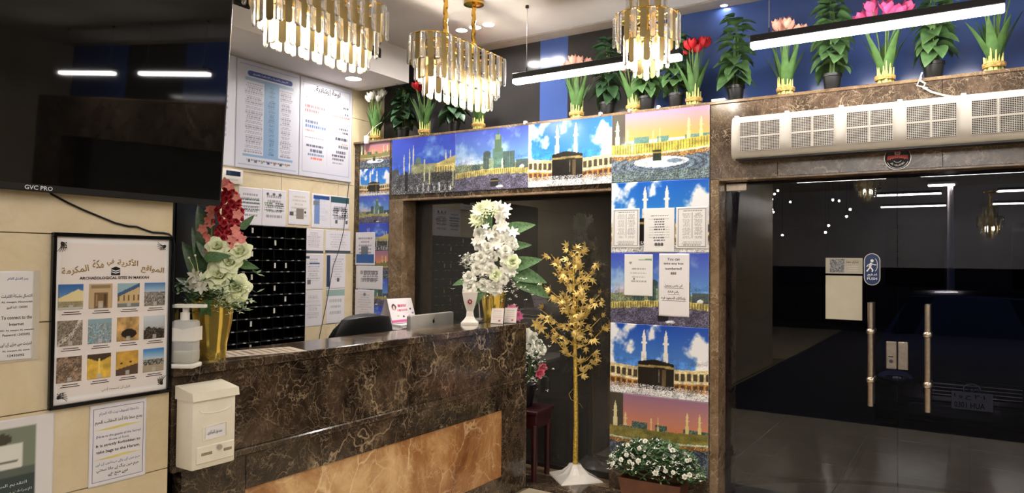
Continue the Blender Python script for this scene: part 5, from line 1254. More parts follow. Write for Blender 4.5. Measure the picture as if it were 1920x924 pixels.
fr_ = MB(); fr_.cyl((0, 0, 0.16), (0, 0, ZC - ZB), 0.012, seg=10)
for k in range(4):
    a = PI * k / 4; fr_.tube([(-0.185 * math.cos(a), -0.185 * math.sin(a), 0.338), (0.185 * math.cos(a), 0.185 * math.sin(a), 0.338)], 0.004, 5)
    fr_.tube([(-0.10 * math.cos(a), -0.10 * math.sin(a), 0.5), (0.10 * math.cos(a), 0.10 * math.sin(a), 0.5)], 0.004, 5)
    fr_.tube([(-0.125 * math.cos(a), -0.125 * math.sin(a), 0.227), (0.125 * math.cos(a), 0.125 * math.sin(a), 0.227)], 0.004, 5)
obj('frame_stem', (fr_, MATS['gold'], True), c3)
obj('ceiling_cup', (MB().lathe([(0.0, -0.031), (0.03, -0.03), (0.09, -0.022), (0.09, 0.0)], 24, (0, 0, ZC - ZB)), MATS['gold'], True), c3)
for k in range(4):
    a = PI * k / 2 + 0.4; bulb(c3, 0.06 * math.cos(a), 0.06 * math.sin(a), 0.14 + 0.02 * (k % 2))
dup(c3, (-1.33, -3.0, 2.55), 'round tiered crystal chandelier behind the camera, seen mirrored near the door top', rotz=0.2)
dup(c3, (0.28, -4.2, 2.00), 'round tiered crystal chandelier behind the camera, seen mirrored at the right', rotz=0.5)

# cluster of small bulb pendants behind the camera (mirrored in the door glass)
S_ = [(-3.82, 2.78), (-3.6, 2.95), (-3.18, 2.73), (-3.13, 2.89), (-3.04, 2.74), (-2.99, 2.92), (-2.82, 2.72), (-3.2, 2.61), (-3.47, 2.46), (-3.1, 2.53), (-3.54, 2.28), (-3.12, 2.26), (-3.44, 2.14), (-2.96, 2.1), (-2.12, 2.75), (-1.93, 2.68), (-1.78, 2.54), (-1.87, 2.43), (-2.08, 2.24), (-2.17, 2.13)]
star = MB().sphere((0, 0, 0), 0.020, 10, 8).mesh('bulb', MATS['bulb_glow'])
for k, (x, z) in enumerate(S_):
    t = thing('bulb_pendant', 'small bare bulb pendant seen mirrored in the glass door', 'lamp', (x, -4.6 + 0.12 * ((k * 5) % 7 - 3), z), group='bulb pendants mirrored in the door')
    obj('bulb', star, t)
    obj('flex', (MB().cyl((0, 0, 0.02), (0, 0, ZC - z), 0.003, seg=5), MATS['black_plastic']), t)

# ------------------------------------------------------------------ plants
def leaf_mesh(name, m, L=1.0, W=0.5, heart=0.35, droop=0.25, fold=0.12, nu=4, nv=6):
    def fn(a, b_):
        x = (a - 0.5) * 2; y = b_
        prof = (math.sin(PI * min(1, y ** (0.5 + heart * 0.3)) ) ** 0.75) if 0 < y < 1 else 0.0
        prof = max(0.0, prof) * (1 - 0.35 * heart * (y - 0.4))
        return Vector((x * W / 2 * prof, y * L, -droop * y * y * L + fold * abs(x) * W * prof))
    mb = MB(); mb.patch(fn, nu, nv); bmesh.ops.remove_doubles(mb.bm, verts=mb.bm.verts[:], dist=1e-5)
    me = bpy.data.meshes.new(name); mb.bm.to_mesh(me); mb.bm.free(); me.materials.append(MATS[m])
    me.polygons.foreach_set('use_smooth', [True] * len(me.polygons))
    return me
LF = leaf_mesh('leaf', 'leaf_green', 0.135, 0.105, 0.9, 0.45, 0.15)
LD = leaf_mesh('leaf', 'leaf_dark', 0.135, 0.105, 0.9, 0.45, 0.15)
BLADE = leaf_mesh('leaf_blade', 'tulip_leaf', 0.30, 0.052, 0.0, 0.10, 0.25, 2, 7)
POT = MB().lathe([(0.040, 0.0), (0.042, 0.004), (0.052, 0.082), (0.057, 0.084), (0.058, 0.10), (0.052, 0.10), (0.050, 0.088), (0.0, 0.088)], 20).mesh('pot', MATS['black_pot'], True)
SOIL = MB().cyl((0, 0, 0.086), (0, 0, 0.091), 0.050, 0.046, 16).mesh('soil', MATS['soil'])
def leafy(label, x, y, seed, h=0.53, full=1.0, lm=None, bare=0.16):
    t = thing('potted_plant', label, 'plant', (x, y, ZL), (0, 0, seed * 1.3), 'leafy plants on the ledge')
    rn = random.Random(seed)
    obj('pot', POT, t); obj('soil', SOIL, t)
    for k in range(3):
        a = k * 2.1; obj('stem', (MB().tube([(0.012 * math.cos(a), 0.012 * math.sin(a), 0.085), (0.016 * math.cos(a + 1), 0.016 * math.sin(a + 1), h * 0.5), (0.01 * math.cos(a + 2), 0.01 * math.sin(a + 2), h * 0.93)], [0.005, 0.004, 0.003], 5), MATS['stem_green'], True), t)
    n = int(52 * full)
    for k in range(n):
        q = (k + 0.5) / n; z = bare + (h - bare) * q + rn.uniform(-0.015, 0.015); a = k * 2.4 + rn.uniform(-0.3, 0.3)
        el = -0.35 + 0.75 * q + rn.uniform(-0.25, 0.2); rad = 0.012 + rn.uniform(0, 0.022) * (1.2 - q)
        d = Vector((math.cos(a) * math.cos(el), math.sin(a) * math.cos(el), math.sin(el)))
        sc = rn.uniform(0.75, 1.1) * (1.0 - 0.32 * q)
        obj('leaf', lm or LF, t, (rad * math.cos(a), rad * math.sin(a), z), aim(d, rn.uniform(-0.4, 0.4)), sc)
    return t
def tulip_head(m, open_=0.25, L=0.062, R_=0.023):
    mb = MB()
    for lay, (rad, k0) in enumerate(((R_, 0), (R_ * 0.82, 0.5))):
        for k in range(3):
            a0 = 2 * PI * (k + k0) / 3
            def fn(a, b_, a0=a0, rad=rad):
                w = (a - 0.5) * 2; y = b_
                rr_ = rad * (0.25 + 1.05 * math.sin(min(1.0, y * 1.15 + 0.05) * PI * 0.62)) * (1 + open_ * y * y)
                half = 1.05 * (math.sin(PI * (0.08 + 0.92 * y) ** 0.8) ** 0.7 if y < 0.999 else 0.02)
                an = a0 + w * max(0.02, half)
                return Vector((rr_ * math.cos(an), rr_ * math.sin(an), L * y - 0.006 * w * w))
            mb.patch(fn, 4, 5)
    me = bpy.data.meshes.new('flower'); mb.bm.to_mesh(me); mb.bm.free(); me.materials.append(MATS[m])
    me.polygons.foreach_set('use_smooth', [True] * len(me.polygons))
    return me
TUL = {k: tulip_head(k, 0.35 if k == 'tulip_pink' else 0.15) for k in ('tulip_red', 'tulip_pink', 'tulip_peach', 'tulip_white')}
bun = MB()
rn0 = random.Random(5)
for k in range(22):
    a = k * 2.4; r0 = 0.044 * math.sqrt((k + 0.5) / 22)
    bun.cyl((r0 * math.cos(a) * 0.92, r0 * math.sin(a) * 0.92, 0), (r0 * math.cos(a) * 1.12, r0 * math.sin(a) * 1.12, rn0.uniform(0.085, 0.145)), 0.0095, 0.003, 6)
BUN = bun.mesh('stem_bundle', MATS['stem_pale'], True)
TW = MB().torus((0, 0, 0.040), 0.050, 0.006, 24, 6).torus((0, 0, 0.048), 0.050, 0.006, 24, 6).torus((0, 0, 0.032), 0.049, 0.005, 24, 6).mesh('twine_band', MATS['twine'], True)
def tulips(label, x, y, kind, seed, n=8, h=0.38, spread=0.085):
    t = thing('tulip_bunch', label, 'flowers', (x, y, ZL), (0, 0, seed * 0.9), 'tulip bunches on the ledge')
    rn = random.Random(seed)
    obj('stem_bundle', BUN, t); obj('twine_band', TW, t)
    for k in range(n):
        a = 2 * PI * k / n + rn.uniform(-0.25, 0.25); r1 = spread * (0.35 + 0.65 * ((k * 3) % n) / n); z1 = h + rn.uniform(-0.03, 0.02)
        p1 = Vector((r1 * math.cos(a), r1 * math.sin(a), z1))
        obj('stem', (MB().tube([(0.02 * math.cos(a), 0.02 * math.sin(a), 0.05), (p1.x * 0.55, p1.y * 0.55, z1 * 0.6), p1], 0.0032, 5), MATS['stem_green'], True), t)
        d = Vector((p1.x * 1.6, p1.y * 1.6, 0.3))
        obj('flower', TUL[kind], t, p1, (aim(d) @ Matrix.Rotation(PI / 2, 3, 'X').inverted()), rn.uniform(0.95, 1.15))
    for k in range(9):
        a = 2.4 * k + rn.uniform(-0.3, 0.3); el = rn.uniform(1.18, 1.46)
        d = Vector((math.cos(a) * math.cos(el), math.sin(a) * math.cos(el), math.sin(el)))
        obj('leaf_blade', BLADE, t, (0.026 * math.cos(a), 0.026 * math.sin(a), 0.06), aim(d, 0, (-math.cos(a), -math.sin(a), 0.1)), (rn.uniform(0.8, 1.2), rn.uniform(0.75, 1.02), 1))
    return t
YP = YW + 0.075
tulips('white tulip bunch at the far left end of the ledge', -4.385, YP, 'tulip_white', 1, 8)
leafy('dark leafy plant between the white and the red tulips', -4.10, YP + 0.04, 2, 0.47, 1.0, LD)  # uses the darker green leaf
tulips('red tulip bunch left of the oval chandelier', -3.83, YP, 'tulip_red', 3, 7)
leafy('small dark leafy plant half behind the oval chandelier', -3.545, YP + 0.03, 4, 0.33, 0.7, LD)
tulips('peach tulip bunch hidden behind the oval chandelier crystals', -3.275, YP, 'tulip_peach', 5, 7, 0.34)
tulips('peach tulip bunch behind the left linear pendant', -2.40, YP, 'tulip_peach', 6, 8, 0.385)
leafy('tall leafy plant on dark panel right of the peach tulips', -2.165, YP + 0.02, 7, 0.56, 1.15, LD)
tulips('peach tulip bunch just left of the round chandelier', -1.955, YP, 'tulip_peach', 8, 7, 0.33)
leafy('leafy plant directly under the round chandelier', -1.850, YP - 0.012, 9, 0.42, 0.9)
leafy('leafy plant between the round chandelier and red tulips', -1.655, YP + 0.01, 10, 0.52, 1.0)
tulips('red tulip bunch standing right of the round chandelier', -1.525, YP - 0.01, 'tulip_red', 11, 9, 0.375)
leafy('tall narrow leafy plant against blue between the two pendants', -1.255, YP, 12, 0.545, 1.15)
tulips('peach tulip bunch under the left end of the right pendant', -0.95, YP, 'tulip_peach', 13, 9, 0.395, 0.11)
leafy('tall leafy plant between the peach and bright pink tulips', -0.685, YP, 14, 0.64, 1.25)
tulips('bright pink tulip bunch behind the right pendant', -0.405, YP, 'tulip_pink', 15, 10, 0.41, 0.12)
leafy('tall leafy plant right of the bright pink tulips', -0.165, YP + 0.01, 16, 0.64, 1.25)
tulips('white tulip bunch at the right edge behind the pendant end', 0.115, YP, 'tulip_white', 17, 9, 0.43, 0.10)
leafy('leafy plant just outside the right picture edge', 0.40, YP, 18, 0.6, 1.1)

# flower heads for the bouquets
def rose_mesh(m, R_=1.0, layers=4, open_=0.6):
    mb = MB()
    specs = [(3, 0.62, 4, 0.60, 0.05), (4, 0.74, 17, 0.80, 0.11), (5, 0.82, 36, 1.0, 0.17), (6, 0.86, 56, 1.12, 0.22)][:layers]
    for lay, (n, L, tilt, W, r0) in enumerate(specs):
        tl = math.radians(tilt * (0.6 + 0.7 * open_))
        for k in range(n):
            a0 = 2 * PI * (k + 0.41 * lay) / n
            def fn(a, b_, a0=a0, L=L, tl=tl, W=W, r0=r0, lay=lay, k=k):
                w = (a - 0.5) * 2
                x = w * W * 0.5 * math.sin(PI * (0.16 + 0.66 * b_)) ** 0.8
                t_ = tl + 0.55 * b_ * b_ * lay * 0.35
                bl = b_ * (1 - 0.16 * w * w) + 0.02 * math.sin(5 * w + k)
                rad = r0 + L * bl * math.sin(t_) - 0.34 * w * w * W * (1 - 0.25 * lay)
                z = -0.35 + L * bl * math.cos(t_) - 0.02 * lay
                return Vector((rad * math.cos(a0) - x * math.sin(a0), rad * math.sin(a0) + x * math.cos(a0), z)) * R_
            mb.patch(fn, 4, 4)
    me = bpy.data.meshes.new('flower'); mb.bm.to_mesh(me); mb.bm.free(); me.materials.append(MATS[m])
    me.polygons.foreach_set('use_smooth', [True] * len(me.polygons))
    return me
def star_mesh(m, R_=1.0, n=6, W=0.45, cup=0.35, layers=1):
    mb = MB()
    for lay in range(layers):
        for k in range(n):
            a0 = 2 * PI * (k + 0.5 * lay) / n; L = R_ * (1 - 0.2 * lay)
            def fn(a, b_, a0=a0, L=L, lay=lay):
                w = (a - 0.5) * W * R_ * math.sin(PI * min(1, 0.12 + 0.88 * b_)) ; rr_ = L * b_
                z = (cup + 0.25 * lay) * R_ * b_ * (1.2 - b_ * 0.5)
                return Vector((rr_ * math.cos(a0) - w * math.sin(a0), rr_ * math.sin(a0) + w * math.cos(a0), z))
            mb.patch(fn, 2, 4)
    me = bpy.data.meshes.new('flower'); mb.bm.to_mesh(me); mb.bm.free(); me.materials.append(MATS[m])
    me.polygons.foreach_set('use_smooth', [True] * len(me.polygons))
    return me
ROSE_C = rose_mesh('petal_cream', 1.0, 4, 0.12); ROSE_W = rose_mesh('petal_white'); ROSE_R = rose_mesh('petal_red', 1, 3, 1.0)
STAR_P = star_mesh('petal_pink', 1, 5, 0.75, 0.3); STAR_W = star_mesh('petal_white', 1, 6, 0.5, 0.35); MUM_W = star_mesh('petal_cream', 1, 13, 0.30, 0.35, 3)
STAR_M = star_mesh('blossom_mauve', 1, 8, 0.4, 0.4, 2); BUD_P = rose_mesh('petal_rose', 1, 3, 0.2)
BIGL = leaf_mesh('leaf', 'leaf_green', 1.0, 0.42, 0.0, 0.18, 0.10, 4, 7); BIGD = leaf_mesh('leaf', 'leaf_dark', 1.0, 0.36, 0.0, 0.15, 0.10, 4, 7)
def faced(t, me, name, p, s, d=(0, -1, 0.45), rn=random, wob=0.35):
    d = Vector(d) + Vector((rn.uniform(-wob, wob), rn.uniform(-wob, wob), rn.uniform(-wob, wob)))
    R = aim(d) @ Matrix.Rotation(-PI / 2, 3, 'X') @ Matrix.Rotation(rn.uniform(0, 6.28), 3, 'Z')
    return obj(name, me, t, p, R, s)
def spray(name, m, pts, rn, n, size, blob=0.006, ml='leaf_green', leafn=0):
    """fine filler: many tiny blossoms in one stuff mesh"""
    mb = MB()
    for k in range(n):
        c = pts(rn)
        for j in range(4):
            a = 2 * PI * j / 4 + k; 
            d = Vector((math.cos(a), math.sin(a) * 0.7, rn.uniform(-0.4, 0.8))) * size
            q = Vector((-math.sin(a), math.cos(a), 0.3)) * blob
            mb.face([c, c + d * 0.5 + q, c + d, c + d * 0.5 - q])
    me = bpy.data.meshes.new(name); mb.bm.to_mesh(me); mb.bm.free(); me.materials.append(MATS[m]); return me
def gold_vase(label, x, y, rot, rt, rb, h, nf):
    t = thing('gold_vase', label, 'vase', (x, y, CT), (0, 0, rot))
    obj('cup', (MB().lathe([(rb * 0.98, 0), (rb, 0.004), (rb * 1.06, h * 0.25), (rt * 0.90, h * 0.62), (rt * 0.985, h * 0.97), (rt, h), (rt * 0.95, h), (rt * 0.9, h * 0.9), (0.0, h * 0.85)], 48, (0, 0, 0), 0.02, nf), MATS['vase_gold'], True), t)
    obj('rim', (MB().torus((0, 0, h), rt * 0.985, 0.003, 40, 6), MATS['gold'], True), t)
    return t
gold_vase('shiny gold vase at the near end of the counter', -2.675, 1.835, RZ, 0.086, 0.056, 0.245, 8)
bq = thing('flower_bouquet', 'red, pink and cream artificial bouquet in the near gold vase', 'bouquet', (-2.675, 1.835, CT), (0, 0, RZ))
rn = random.Random(21)
for k in range(92):
    q = k / 91; z = 0.48 + 0.27 * q; w = 0.060 * math.sin(PI * (0.15 + 0.8 * q)) * rn.uniform(0.5, 1.1)
    a = k * 2.4; faced(bq, ROSE_R, 'red_flower', (0.065 + w * math.cos(a), -0.02 + w * 0.8 * math.sin(a), z - 0.02), rn.uniform(0.017, 0.024), (math.cos(a), math.sin(a) - 0.6, 0.3), rn)
for k in range(13):
    q = k / 12; faced(bq, STAR_P, 'pink_flower', (-0.012 + rn.uniform(-0.02, 0.022) , -0.03 + rn.uniform(-0.02, 0.02), 0.44 + 0.24 * q), rn.uniform(0.019, 0.026), (rn.uniform(-0.4, 0.3), -1, 0.2), rn)
for x, z in ((0.10, 0.50), (0.12, 0.515), (0.13, 0.48), (0.105, 0.47), (0.14, 0.50), (0.065, 0.735), (0.085, 0.715), (0.05, 0.725), (0.115, 0.67), (0.12, 0.60), (0.11, 0.54)): faced(bq, STAR_P, 'pink_flower', (x, -0.06, z), rn.uniform(0.019, 0.027), (0.2, -1, 0.2), rn)
for x, z, s in ((0.045, 0.470, 0.050), (0.138, 0.452, 0.052), (0.055, 0.355, 0.068), (0.095, 0.405, 0.052), (0.125, 0.300, 0.064)): faced(bq, ROSE_C, 'rose', (x, -0.075, z), s, (0.1, -1, 0.35), rn, 0.2)
for x, z in ((-0.05, 0.31), (-0.02, 0.33), (-0.045, 0.345), (-0.015, 0.30)): faced(bq, STAR_W, 'white_lily', (x, -0.08, z), 0.034, (-0.1, -1, 0.3), rn)
for x, z, dx, dz, L in ((-0.03, 0.30, -0.6, 0.9, 0.26), (-0.02, 0.36, -0.5, 1.0, 0.24), (-0.03, 0.46, -0.35, 1.0, 0.22), (-0.05, 0.28, -1.0, 0.5, 0.16), (0.0, 0.40, -0.5, 0.6, 0.2), (-0.02, 0.26, -0.8, 0.25, 0.17)):
    obj('leaf', BIGD, bq, (x, 0.02, z), aim((dx, 0.25, dz), 0.5, (0, -1, 0.3)), L)
for x, y, z, dx, dy, dz, L in ((0.0, -0.10, 0.42, 1, -0.1, 0.12, 0.11), (0.0, -0.07, 0.66, -0.35, 0, 1, 0.07), (0.02, -0.07, 0.655, 0.5, 0, 0.8, 0.055), (0.0, -0.09, 0.245, 0.5, -0.7, -0.5, 0.10), (0.03, -0.09, 0.25, -0.2, -0.8, -0.6, 0.10), (0.13, -0.05, 0.54, 0.5, 0, 0.6, 0.08), (0.12, -0.04, 0.40, 0.9, -0.2, -0.2, 0.09)):
    obj('leaf', BIGL, bq, (x, y, z), aim((dx, dy, dz), 0.3, (0, -1, 0.5)), L)
o = obj('filler_sprays', spray('filler_sprays', 'petal_cream', lambda r_: Vector((0.085 + r_.gauss(0, 0.045), -0.08 + r_.gauss(0, 0.02), 0.265 + r_.gauss(0, 0.028))), rn, 120, 0.02, 0.003), bq); o['kind'] = 'stuff'
o = obj('filler_greens', spray('filler_greens', 'leaf_green', lambda r_: Vector((0.02 + r_.gauss(0, 0.065), -0.03 + r_.gauss(0, 0.04), 0.275 + r_.gauss(0, 0.035))), rn, 170, 0.04, 0.007), bq); o['kind'] = 'stuff'
for x0, z0, x1, z1 in ((0.10, 0.27, 0.185, 0.24), (0.10, 0.30, 0.19, 0.285), (-0.03, 0.33, -0.055, 0.42), (-0.02, 0.33, -0.03, 0.43)):
    w = obj('wire_tendril', (MB().tube([(x0, -0.09, z0), ((x0 + x1) / 2, -0.10, (z0 + z1) / 2 + 0.012), (x1, -0.11, z1)], 0.0012, 4), MATS['stem_pale'], True), bq)
    obj('bead', (MB().sphere((x1, -0.11, z1), 0.005, 8, 6), MATS['petal_white'], True), w)
sp = MB()
for x, z in ((0.085, 0.70), (0.0, 0.60), (0.05, 0.40), (0.13, 0.42), (0.06, 0.30), (-0.02, 0.30), (0.12, 0.27)): sp.tube([(0.0, 0, 0.14), (x * 0.5, -0.02, 0.24), (x, -0.03, z)], 0.003, 5)
obj('stems', (sp, MATS['stem_green']), bq)

gold_vase('shiny gold vase at the far end of the counter', -2.77, 4.07, RZ, 0.088, 0.062, 0.21, 8)
wb = thing('flower_bouquet', 'tall white artificial bouquet with broad leaves in the far gold vase', 'bouquet', (-2.77, 4.07, CT), (0, 0, RZ))
rn = random.Random(31)
for x, z, s in ((-0.085, 0.755, 0.085), (-0.105, 0.700, 0.075), (-0.01, 0.765, 0.075), (-0.05, 0.79, 0.06)): faced(wb, MUM_W, 'chrysanthemum', (x, -0.04, z), s, (-0.2, -1, 0.55), rn, 0.25)
for k in range(15):
    q = k / 14; faced(wb, STAR_W, 'gladiolus_flower', (0.055 + rn.uniform(-0.04, 0.04), -0.04 + rn.uniform(-0.03, 0.03), 0.55 + 0.25 * q), 0.045, (rn.uniform(-0.3, 0.5), -1, 0.2), rn)
for k in range(54):
    x = rn.uniform(-0.145, 0.14); z = rn.uniform(0.34, 0.66); faced(wb, ROSE_W if k % 3 == 0 else STAR_W, 'white_flower', (x, -0.04 - rn.uniform(0, 0.06), z), rn.uniform(0.032, 0.048), (x * 3, -1, 0.3), rn)
for x, z, s in ((0.08, 0.5, 0.045), (-0.04, 0.52, 0.042), (-0.09, 0.45, 0.045), (-0.165, 0.315, 0.048), (-0.165, 0.25, 0.055), (-0.07, 0.26, 0.05), (0.015, 0.245, 0.056), (0.02, 0.33, 0.052), (0.13, 0.42, 0.058), (0.07, 0.30, 0.04), (-0.02, 0.37, 0.05), (-0.11, 0.37, 0.045)): faced(wb, ROSE_C if x > 0.1 or x == 0.02 else ROSE_W, 'white_rose', (x, -0.11, z), s, (x * 2, -1, 0.3), rn, 0.2)
for x, z, dx, dz, L in ((0.08, 0.63, 1, 0.28, 0.21), (0.10, 0.52, 1, 0.15, 0.16), (0.10, 0.38, 1, 0.30, 0.24), (0.12, 0.30, 1, -0.15, 0.20), (0.13, 0.33, 1, -0.55, 0.30), (0.10, 0.36, 1, -0.25, 0.28), (-0.12, 0.30, -1, -0.2, 0.17)):
    obj('leaf', BIGL, wb, (x, -0.02, z), aim((dx, -0.15, dz), 0.15, (0.1, -1, 0.6)), (L * 1.1, L, L))
obj('leaf', BIGL, wb, (-0.06, -0.08, 0.25), aim((-0.4, -0.6, -0.8), 0, (0, -1, 0.5)), 0.16)
obj('leaf', BIGL, wb, (-0.06, -0.07, 0.78), aim((0.25, -0.2, -1.0), 0, (0, -1, 0.0)), 0.17)
o = obj('filler_sprays', spray('filler_sprays', 'petal_white', lambda r_: Vector((0.01 + r_.gauss(0, 0.10), -0.09 + r_.gauss(0, 0.03), 0.265 + r_.gauss(0, 0.045))), rn, 200, 0.018, 0.004), wb); o['kind'] = 'stuff'
o = obj('filler_sprays', spray('filler_sprays', 'petal_white', lambda r_: Vector((-0.185 + r_.gauss(0, 0.022), -0.06 + r_.gauss(0, 0.02), 0.425 + r_.gauss(0, 0.022))), rn, 60, 0.016, 0.004), wb); o['kind'] = 'stuff'
sp = MB()
for x, z in ((-0.08, 0.7), (0.05, 0.7), (0.1, 0.5), (-0.1, 0.45), (0, 0.4), (-0.15, 0.28), (0.13, 0.4), (-0.18, 0.41)): sp.tube([(0, 0, 0.14), (x * 0.5, -0.02, 0.24), (x, -0.03, z)], 0.003, 5)
obj('stems', (sp, MATS['stem_green']), wb)
pk = thing('artificial_flower', 'single pink artificial flower lying at the far counter end', 'flower', (-2.70, 4.135, CT), (0, 0, RZ))
obj('bloom', STAR_M, pk, (0.035, -0.02, 0.075), Euler((math.radians(60), 0.2, 0)).to_matrix(), 0.055)
obj('bloom', STAR_M, pk, (0.075, -0.02, 0.04), Euler((math.radians(75), 0.4, 0)).to_matrix(), 0.045)
obj('stalk', (MB().tube([(0, 0.02, 0.004), (0.02, 0, 0.04), (0.035, -0.01, 0.07)], 0.004, 5), MATS['stem_green']), pk)

# red wooden stand with a bouquet behind the counter end
rs = thing('plant_stand', 'dark red wooden stand between the counter end and the window', 'stand', (-2.72, 4.42, 0), (0, 0, 0.1))
obj('stand_top', (MB().box(-0.17, 0.17, -0.15, 0.15, 0.47, 0.50, 0.006), MATS['red_wood']), rs)
obj('apron', (MB().box(-0.15, 0.15, -0.13, 0.13, 0.37, 0.47, 0.004), MATS['red_wood']), rs)
for sx in (-1, 1):
    for sy in (-1, 1): obj('leg', (MB().cyl((sx * 0.13, sy * 0.11, 0), (sx * 0.135, sy * 0.115, 0.40), 0.020, 0.027, 10), MATS['red_wood'], True), rs)
sv = thing('flower_pot', 'dark flower pot standing on the red stand', 'pot', (-2.735, 4.42, 0.50))
obj('bowl', (MB().lathe([(0.06, 0), (0.065, 0.005), (0.09, 0.14), (0.095, 0.16), (0.085, 0.16), (0.0, 0.13)], 24), MATS['black_pot'], True), sv)
sb = thing('flower_bouquet', 'white and rose bouquet with yellow lily behind the counter end', 'bouquet', (-2.735, 4.42, 0.50), (0, 0, RZ))
rn = random.Random(41)
for x, z, s in ((0.06, 0.50, 0.05), (0.10, 0.46, 0.05), (0.03, 0.42, 0.05), (0.09, 0.39, 0.048), (0.13, 0.42, 0.045), (0.0, 0.53, 0.05), (-0.05, 0.46, 0.05)): faced(sb, ROSE_W, 'white_flower', (x, -0.06, z), s, (0.3, -1, 0.3), rn)
for x, z in ((0.135, 0.29), (0.115, 0.25)): faced(sb, BUD_P, 'pink_rosebud', (x, -0.09, z), 0.05, (0.3, -1, -0.2), rn, 0.1)
LILY = star_mesh('gold_leaf', 1, 6, 0.4, 0.3)
for x, z in ((0.085, 0.60), (0.12, 0.57)): faced(sb, LILY, 'yellow_lily', (x, -0.06, z), 0.05, (0.3, -1, 0.3), rn)
for k in range(10):
    a = k * 0.63; obj('leaf', BIGD, sb, (0.05, -0.03, 0.25 + 0.03 * k), aim((math.cos(a), -0.5, math.sin(a) * 0.8 - 0.2), 0.2, (0, -1, 0.5)), 0.13)
o = obj('filler_sprays', spray('filler_sprays', 'petal_white', lambda r_: Vector((0.08 + r_.gauss(0, 0.045), -0.08 + r_.gauss(0, 0.02), 0.33 + r_.gauss(0, 0.10))), rn, 110, 0.018, 0.004), sb); o['kind'] = 'stuff'
sp = MB()
for x, z in ((0.06, 0.5), (0.1, 0.4), (0.0, 0.5), (0.13, 0.28), (0.08, 0.58)): sp.tube([(0, 0, 0.12), (x * 0.6, -0.03, 0.25), (x, -0.05, z)], 0.003, 5)
obj('stems', (sp, MATS['stem_green']), sb)

# gold artificial maple tree
gt = thing('gold_tree', 'gold artificial maple tree on a white base before the window', 'tree', (-2.385, 4.575, 0), (0, 0, RZ))
bs = MB(); prev = None
for h, z, bulge in ((0.155, 0.0, 0), (0.15, 0.008, 0), (0.085, 0.04, 0), (0.05, 0.075, 0), (0.036, 0.10, 0)):
    R = []
    for k in range(24):
        a = 2 * PI * k / 24; sq = 1 / max(abs(math.cos(a)), abs(math.sin(a))); rr_ = h * (sq if z < 0.03 else (1 + 0.08 * math.cos(8 * a)) * (1 + (sq - 1) * 0.4))
        R.append(bs.bm.verts.new((rr_ * math.cos(a), rr_ * math.sin(a), z)))
    if prev: bs.bridge(prev, R)
    else: bs.bm.faces.new(list(reversed(R)))
    prev = R
bs.bm.faces.new(prev)
obj('base', (bs, MATS['white_ceramic'], False), gt, rot=(0, 0, 0.25))
obj('trunk', (MB().tube([(0, 0, 0.09), (0.003, 0, 0.4), (-0.004, 0.004, 0.75), (-0.012, 0, 1.1), (-0.025, 0, 1.45), (-0.03, 0, 1.62)], [0.020, 0.017, 0.015, 0.012, 0.007, 0.003], 10), MATS['gold_bark'], True), gt)
mp = []
for k in range(5):
    a = PI / 2 + (k - 2) * 0.78; L = (0.62, 0.85, 1.0, 0.85, 0.62)[k]
    mp += [(0.34 * math.cos(a - 0.33), 0.34 * math.sin(a - 0.33)), (0.62 * L * math.cos(a - 0.16), 0.62 * L * math.sin(a - 0.16)), (L * math.cos(a), L * math.sin(a)), (0.62 * L * math.cos(a + 0.16), 0.62 * L * math.sin(a + 0.16))]
mp.append((0.34 * math.cos(PI / 2 + 1.89), 0.34 * math.sin(PI / 2 + 1.89)))
ml = MB(); cc = ml.bm.verts.new((0, 0.1, 0.06)); vs_ = [ml.bm.verts.new((x, y, -0.12 * (x * x + y * y))) for x, y in mp] + [ml.bm.verts.new((0, -0.25, 0))]
for k in range(len(vs_)): ml.bm.faces.new((cc, vs_[k], vs_[(k + 1) % len(vs_)]))
MAPLE = ml.mesh('leaf', MATS['gold_leaf'])
rn = random.Random(51)
brs = [(0.80, 0.20, 0.10), (0.86, -0.16, 0.05), (0.92, 0.22, -0.1), (0.96, -0.22, -0.02), (1.02, 0.24, 0.05), (1.06, -0.24, 0.1), (1.12, 0.16, -0.12), (1.16, -0.14, -0.1), (1.20, 0.25, 0.06), (1.24, -0.22, 0.0), (1.30, 0.14, 0.1), (1.34, -0.15, -0.06), (1.38, 0.17, -0.02), (1.44, -0.17, 0.04), (1.50, 0.06, 0.05), (0.72, 0.17, -0.04), (1.0, 0.0, -0.2), (1.22, 0.02, -0.18), (1.1, 0.05, 0.2)]
for z, dx, dy in brs:
    up_ = 0.13 + 0.06 * rn.random(); p0 = Vector((-0.012 * z, 0, z)); p1 = p0 + Vector((dx * 0.45, dy * 0.45, up_ * 0.25)); p2 = p0 + Vector((dx, dy, up_))
    obj('branch', (MB().tube([p0, p1, p2], [0.005, 0.0035, 0.002], 5), MATS['gold_bark'], True), gt)
    for k in range(10):
        q = 0.2 + 0.82 * k / 9; p = p0.lerp(p1, q * 2) if q < 0.5 else p1.lerp(p2, (q - 0.5) * 2)
        p = p + Vector((rn.uniform(-0.03, 0.03), rn.uniform(-0.035, 0.035), rn.uniform(-0.03, 0.03)))
        d = Vector((dx * 2 + rn.uniform(-0.6, 0.6), -0.2 + rn.uniform(-0.5, 0.4), rn.uniform(-0.5, 0.8)))
        obj('leaf', MAPLE, gt, p, aim(d, rn.uniform(-0.9, 0.9), (rn.uniform(-0.4, 0.4), -1, 0.5)), rn.uniform(0.038, 0.056))
for k in range(60):
    z = 0.95 + 0.72 * k / 59; a = k * 2.4; rad = 0.02 + 0.05 * rn.random()
    d = Vector((math.cos(a), math.sin(a) - 0.3, rn.uniform(0, 0.8)))
    obj('leaf', MAPLE, gt, (-0.015 * z + rad * math.cos(a), rad * math.sin(a), z), aim(d, rn.uniform(-0.8, 0.8), (0, -1, 0.4)), rn.uniform(0.04, 0.056))
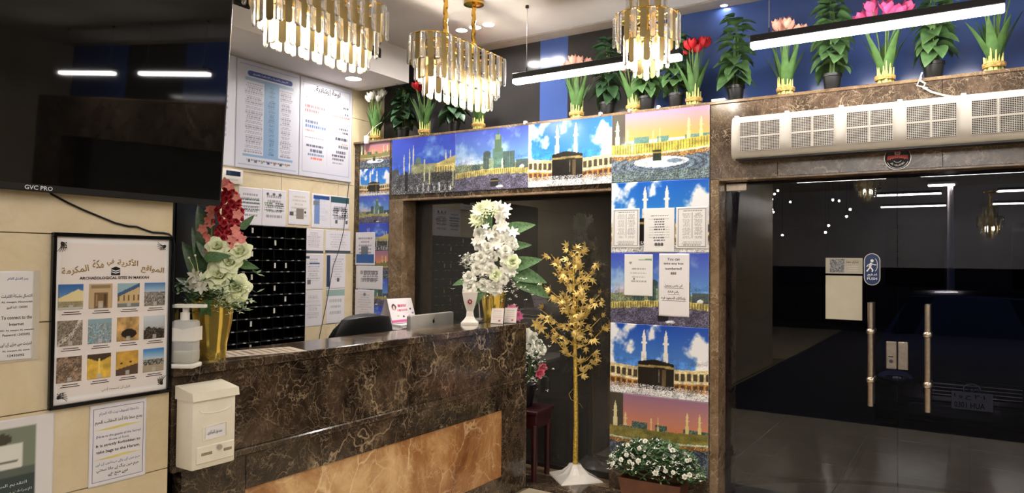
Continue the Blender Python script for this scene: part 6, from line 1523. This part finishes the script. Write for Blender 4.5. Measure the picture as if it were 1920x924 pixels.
for pts in ([(0, 0, 0.66), (-0.05, 0, 0.60), (-0.035, 0, 0.56), (0.03, -0.01, 0.53), (0.05, -0.01, 0.50)],):
    obj('loose_wire', (MB().tube(pts, 0.0014, 4), MATS['gold_bark'], True), gt)

# planter of white flowers below the picture column
pn = thing('flower_planter', 'brown planter overflowing with small white artificial flowers', 'planter', (-1.68, 4.30, 0), (0, 0, 0.05))
tub = MB(); A = [tub.bm.verts.new(p) for p in ((-0.17, -0.085, 0), (0.17, -0.085, 0), (0.17, 0.085, 0), (-0.17, 0.085, 0))]; B = [tub.bm.verts.new(p) for p in ((-0.20, -0.105, 0.19), (0.20, -0.105, 0.19), (0.20, 0.105, 0.19), (-0.20, 0.105, 0.19))]
tub.bridge(A, B); tub.bm.faces.new(list(reversed(A))); I = [tub.bm.verts.new((v.co.x * 0.93, v.co.y * 0.9, 0.19)) for v in B]; tub.bridge(B, I); J = [tub.bm.verts.new((v.co.x, v.co.y, 0.15)) for v in I]; tub.bridge(I, J); tub.bm.faces.new(J)
obj('tub', (tub, MATS['planter_brown']), pn)
rn = random.Random(61)
def dome(r_, k=1.0):
    a = r_.uniform(0, 2 * PI); q = math.sqrt(r_.random()); x = 0.31 * q * math.cos(a) * k; y = 0.15 * q * math.sin(a) * k
    return Vector((x, y, 0.16 + 0.24 * math.sqrt(max(0, 1 - (q * 0.97) ** 2)) * r_.uniform(0.55, 1.05) + 0.02))
o = obj('foliage', spray('foliage', 'leaf_green', dome, rn, 620, 0.035, 0.006), pn); o['kind'] = 'stuff'
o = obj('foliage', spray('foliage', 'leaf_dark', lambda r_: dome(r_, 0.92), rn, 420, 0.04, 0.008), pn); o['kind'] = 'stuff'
o = obj('small_blossoms', spray('small_blossoms', 'petal_white', lambda r_: dome(r_, 1.04) + Vector((0, -0.012, 0.006)), rn, 430, 0.014, 0.004), pn); o['kind'] = 'stuff'
for k in range(60):
    p = dome(rn, 1.0); d = Vector((p.x * 2, -0.7 + p.y * 3, p.z * 1.2))
    faced(pn, ROSE_W, 'white_bud', p + Vector((0, -0.02, 0.01)), rn.uniform(0.012, 0.019), d, rn)
